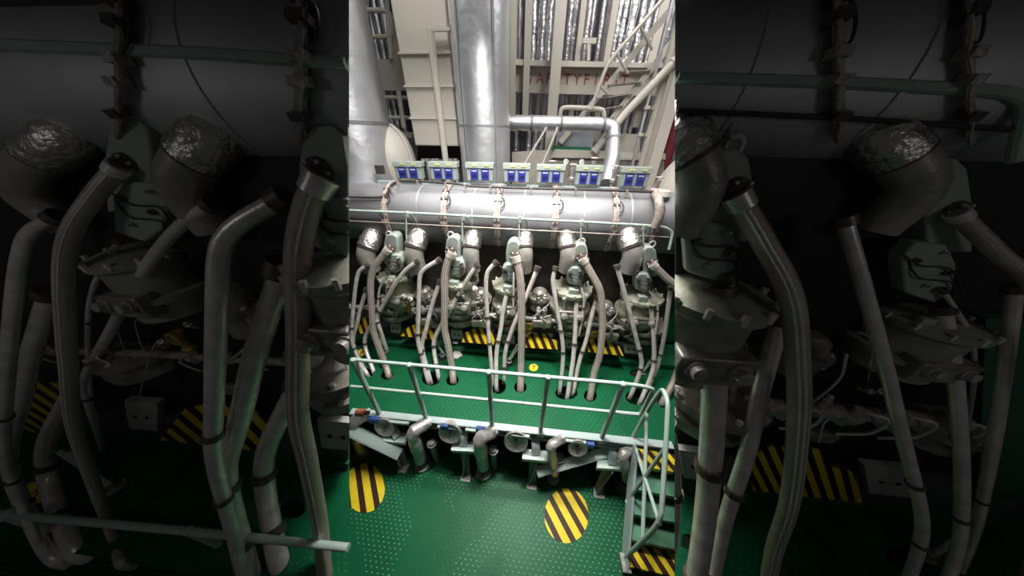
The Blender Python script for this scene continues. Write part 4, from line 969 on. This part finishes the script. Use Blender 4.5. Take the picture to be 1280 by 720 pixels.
# diagonal strut & stair
def tube_thing(nm, pts, Y, rp, mt, lab, cat, group=None):
    P = [aty(x, y, Y if not isinstance(Y, (list, tuple)) else Y[j]) for j, (x, y) in enumerate(pts)]; w = mpp(P[0])
    t = thing(nm, lab, cat, P[-1], group); MB().tube(P, rp * w, 14).build('tube', MAT[mt], t)
    for e, d in ((P[0], P[1] - P[0]), (P[-1], P[-2] - P[-1])):
        d = d.normalized(); MB().cyl(e, e + d * .05, rp * w * 1.25, n=14).build('end_plate', MAT[mt], t)
    return t
tube_thing('diagonal_brace', [(845, 76), (784, 139), (742, 190)], [5.5, 5.5, 5.5], 5.2, 'white_rail', 'thick cream diagonal strut before the lettered beam', 'strut')
t = thing('steep_stair', 'steep cream stair slanting down across the lettered beam', 'stair', aty(716, 190, 5.9))
for a_, b_, wd in (((846, 3), (700, 178), .10), ((872, 12), (752, 165), .10)): MB().beam(aty(*a_, 5.95), aty(*b_, 5.95), .06, wd).build('stringer', MAT['cream_pipe'], t)
for k in range(4, 9):
    f = .12 + k * .095; p = aty(846 - 146 * f, 3 + 175 * f, 5.95); q = aty(872 - 120 * f, 12 + 153 * f, 5.95); MB().beam(p, q, .14, .02).build('step', MAT['grey_elbow'], t)
MB().tube(fillet([aty(845, -20, 5.7), aty(760, 78, 5.7), aty(738, 137, 5.7)], .2), .03, 8).build('handrail', MAT['white_rail'], t)
for a_, b_ in (((800, 32), (815, 62)), ((770, 66), (785, 92)), ((748, 105), (760, 118))): MB().tube([aty(*a_, 5.72), aty(*b_, 5.85)], .022, 8).build('stanchion', MAT['white_rail'], t)
tube_thing('thin_brace', [(683, 160), (655, 206)], 5.2, 1.3, 'white_rail', 'thin white brace under the level pipe, nearer the broad silver pipe', 'brace', 'thin white braces')
tube_thing('thin_brace', [(697, 160), (678, 206)], 5.2, 1.3, 'white_rail', 'thin white brace under the level pipe, nearer the gauges', 'brace', 'thin white braces')
# right-hand cream columns and pipes
for x, rp, Y, mt, l in ((806, 4.6, 5.6, 'cream_pipe', 'cream standing pipe between the diagonal strut and the heavy column'), (794.5, 1.9, 5.5, 'lagging', 'thin silver standing pipe beside the cream standing pipe')):
    p = aty(x, 190, Y); w = mpp(p); t = thing('standing_pipe', l, 'pipe', (p.x, Y, .65)); MB().cyl((p.x, Y, .65), (p.x, Y, 5.6), rp * w, n=16).build('tube', MAT[mt], t)
    for z in (3.35, 3.75): MB().box((p.x, Y - .02, z), rp * w * 2.8, .08, .05).build('clamp', MAT['cream_pipe'], t)
p = aty(822, 190, 5.3); w = mpp(p); m = MB(); m.box((p.x, 5.3, 4.0), 13 * w, .04, 4.4); m.box((p.x, 5.4, 4.0), 3 * w, .18, 4.4); m.box((p.x, 5.5, 4.0), 13 * w, .04, 4.4)
tag(m.build('heavy_column', MAT['cream'], smooth=0), 'heavy cream steel column at the ladder end of the hall', 'column')
p = aty(842, 165, 6.0); t = thing('red_hydrant', 'dark red pipework beyond the heavy cream column', 'pipe', (p.x, 6, 3.4)); MB().cyl((p.x, 6, .65), (p.x, 6, 4.8), .12).build('riser', MAT['maroon'], t); MB().cyl((p.x - .1, 6, 3.9), (p.x + .4, 6, 3.9), .09).build('branch', MAT['maroon'], t)
c = aty(880, 262, 4.6); w = mpp(c); t = thing('cream_tank', 'large rounded cream tank end beside the receiver', 'tank', c); MB().ball(c, 66 * w, 66 * w, 78 * w, 36, 20).build('shell', MAT['cream'], t)
MB().cyl(c + V((0, -64 * w, 0)), c + V((0, -68 * w, 0)), 10 * w, n=18).build('manhole', MAT['cream_pipe'], t)
# gauges
for k, (x, y, l) in enumerate(((707, 202, 'nearer the broad silver pipe'), (726.5, 202.5, 'nearer the drop pipe'))):
    c = aty(x, y, 4.6); w = mpp(c); t = thing('pressure_gauge', f'small white pressure gauge above the boxes, {l}', 'gauge', c + V((0, 0, -.2)), 'pressure gauges')
    MB().lathe(c, (0, -1, 0), [(0, 3.9 * w), (.05, 3.9 * w), (.055, 3.3 * w)], 20).build('case', MAT['cable'], t); MB().cyl(c + V((0, -.054, 0)), c + V((0, -.06, 0)), 3.2 * w, n=20).build('dial', MAT['white'], t)
    MB().cyl(c + V((0, -.02, -.2)), c + V((0, -.02, -3.5 * w)), .018, n=8).build('stem', MAT['brass'], t); MB().beam(c + V((0, -.063, 0)), c + V((1.8 * w, -.063, 1.8 * w)), .008, .004).build('needle', MAT['dark'], t)
# clutter of small valves behind the boxes
for k, (x, y, l) in enumerate(((690, 208, 'beside the first gauge'), (716, 212, 'between the gauges'), (768, 214, 'at the foot of the drop pipe'), (774, 226, 'low by the drop pipe'), (742, 204, 'behind the sixth box'), (823, 228, 'at the receiver end'))):
    c = aty(x, y, 4.2); w = mpp(c); t = thing('small_valve', f'small grey valve above the receiver, {l}', 'valve', c + V((0, 0, -.16)), 'small valves above the receiver')
    MB().lathe(c + V((0, 0, -.16)), (0, 0, 1), [(-1.1, 1.6 * w), (-.01, 1.6 * w), (0, 3 * w), (.04, 3.6 * w), (.06, 2.2 * w), (.14, 2.2 * w), (.16, 3.2 * w), (.19, 3.2 * w)], 12).build('body', MAT['pump_pale'], t)
    MB().tube([c + V((4.2 * w * math.cos(a_), 4.2 * w * math.sin(a_), .07)) for a_ in [2 * PI * j / 12 for j in range(13)]], .9 * w, 6).build('handwheel', MAT['strip'], t)
# cream stub beside receiver end
p = aty(825, 262, 3.2); t = thing('insulated_stub', 'cream insulated stub standing at the ladder end of the receiver', 'pipe', (p.x, 3.16, 2.0))
MB().tube(catmull([aty(818, 240, 3.55), aty(823, 250, 3.25), aty(824, 268, 3.16), aty(818, 284, 3.16)], 5), .05, 14).build('tube', MAT['strip'], t); MB().lathe(aty(826, 244, 3.5), (0, 0, 1), [(-.05, .1), (.0, .12), (.06, .1)], 14).build('cap', MAT['cream_pipe'], t)

# ------------------------------------------------------------------ light
W = bpy.data.worlds.new('world'); S.world = W; W.use_nodes = True
W.node_tree.nodes['Background'].inputs[0].default_value = (.95, .97, 1, 1); W.node_tree.nodes['Background'].inputs[1].default_value = .018
def area(nm, loc, aim, sx, sy, pw, col=(1, .97, .93), spread=180):
    l = bpy.data.lights.new(nm, 'AREA'); l.shape = 'RECTANGLE'; l.size = sx; l.size_y = sy; l.energy = pw; l.color = col; l.spread = math.radians(spread)
    o = bpy.data.objects.new(nm, l); COL.objects.link(o); o.location = loc
    d = V(aim) - V(loc); o.rotation_euler = d.to_track_quat('-Z', 'Y').to_euler(); return o
for x_ in (-.55, .45): area('overhead_light', (x_, 2.2, 4.8), (x_ * 2.2, 3.4, 2.0), .8, .25, 54, spread=110)  # unseen lights added to brighten the engine front, cones kept off the bays
area('overhead_light', (0, 2.6, 5.0), (0, 1.2, -.9), .7, .25, 36, spread=62)  # unseen narrow light added to brighten the lower floor
for x_ in (-1.1, 1.1): area('overhead_light', (x_, 2.9, 5.6), (x_, 3.2, 0), 1.6, .5, 17, spread=110)
area('bay_fill', (-2.6, -.6, 3.6), (-3.0, .8, .3), .6, .4, 2.0)  # unseen fills added to lift the decks of both dim bays
area('bay_fill', (2.4, -.6, 3.6), (2.8, .9, .3), .6, .4, 2.0)
for x_ in (-3.4, -1.1, 1.2, 3.5): area('hall_lamp', (x_, 3.9, 7.6), (x_ * .8, 6.6, 3.6), .6, 2.4, 108)

# ------------------------------------------------------------------ camera, view
cd = bpy.data.cameras.new('camera'); cam = bpy.data.objects.new('camera', cd); COL.objects.link(cam); S.camera = cam
cd.sensor_width = 36; cd.lens = 36 * FPX / 1280; cd.clip_start = .02; cd.clip_end = 100
right = V((AX.x, AY.x, AZ.x)); down = V((AX.y, AY.y, AZ.y)); fwd = V((AX.z, AY.z, AZ.z))
M = Matrix((right, -down, -fwd)).transposed().to_4x4(); M.translation = CAM; cam.matrix_world = M
S.view_settings.view_transform = 'Standard'; S.view_settings.look = 'None'; S.view_settings.gamma = 1; S.view_settings.use_curve_mapping = False
S.view_settings.exposure = 0.0
for o in [o for o in S.objects if o.type == 'EMPTY' and 'category' in o and not o.children]: bpy.data.objects.remove(o)
for o in S.objects:
    if 'o' in o: del o['o']
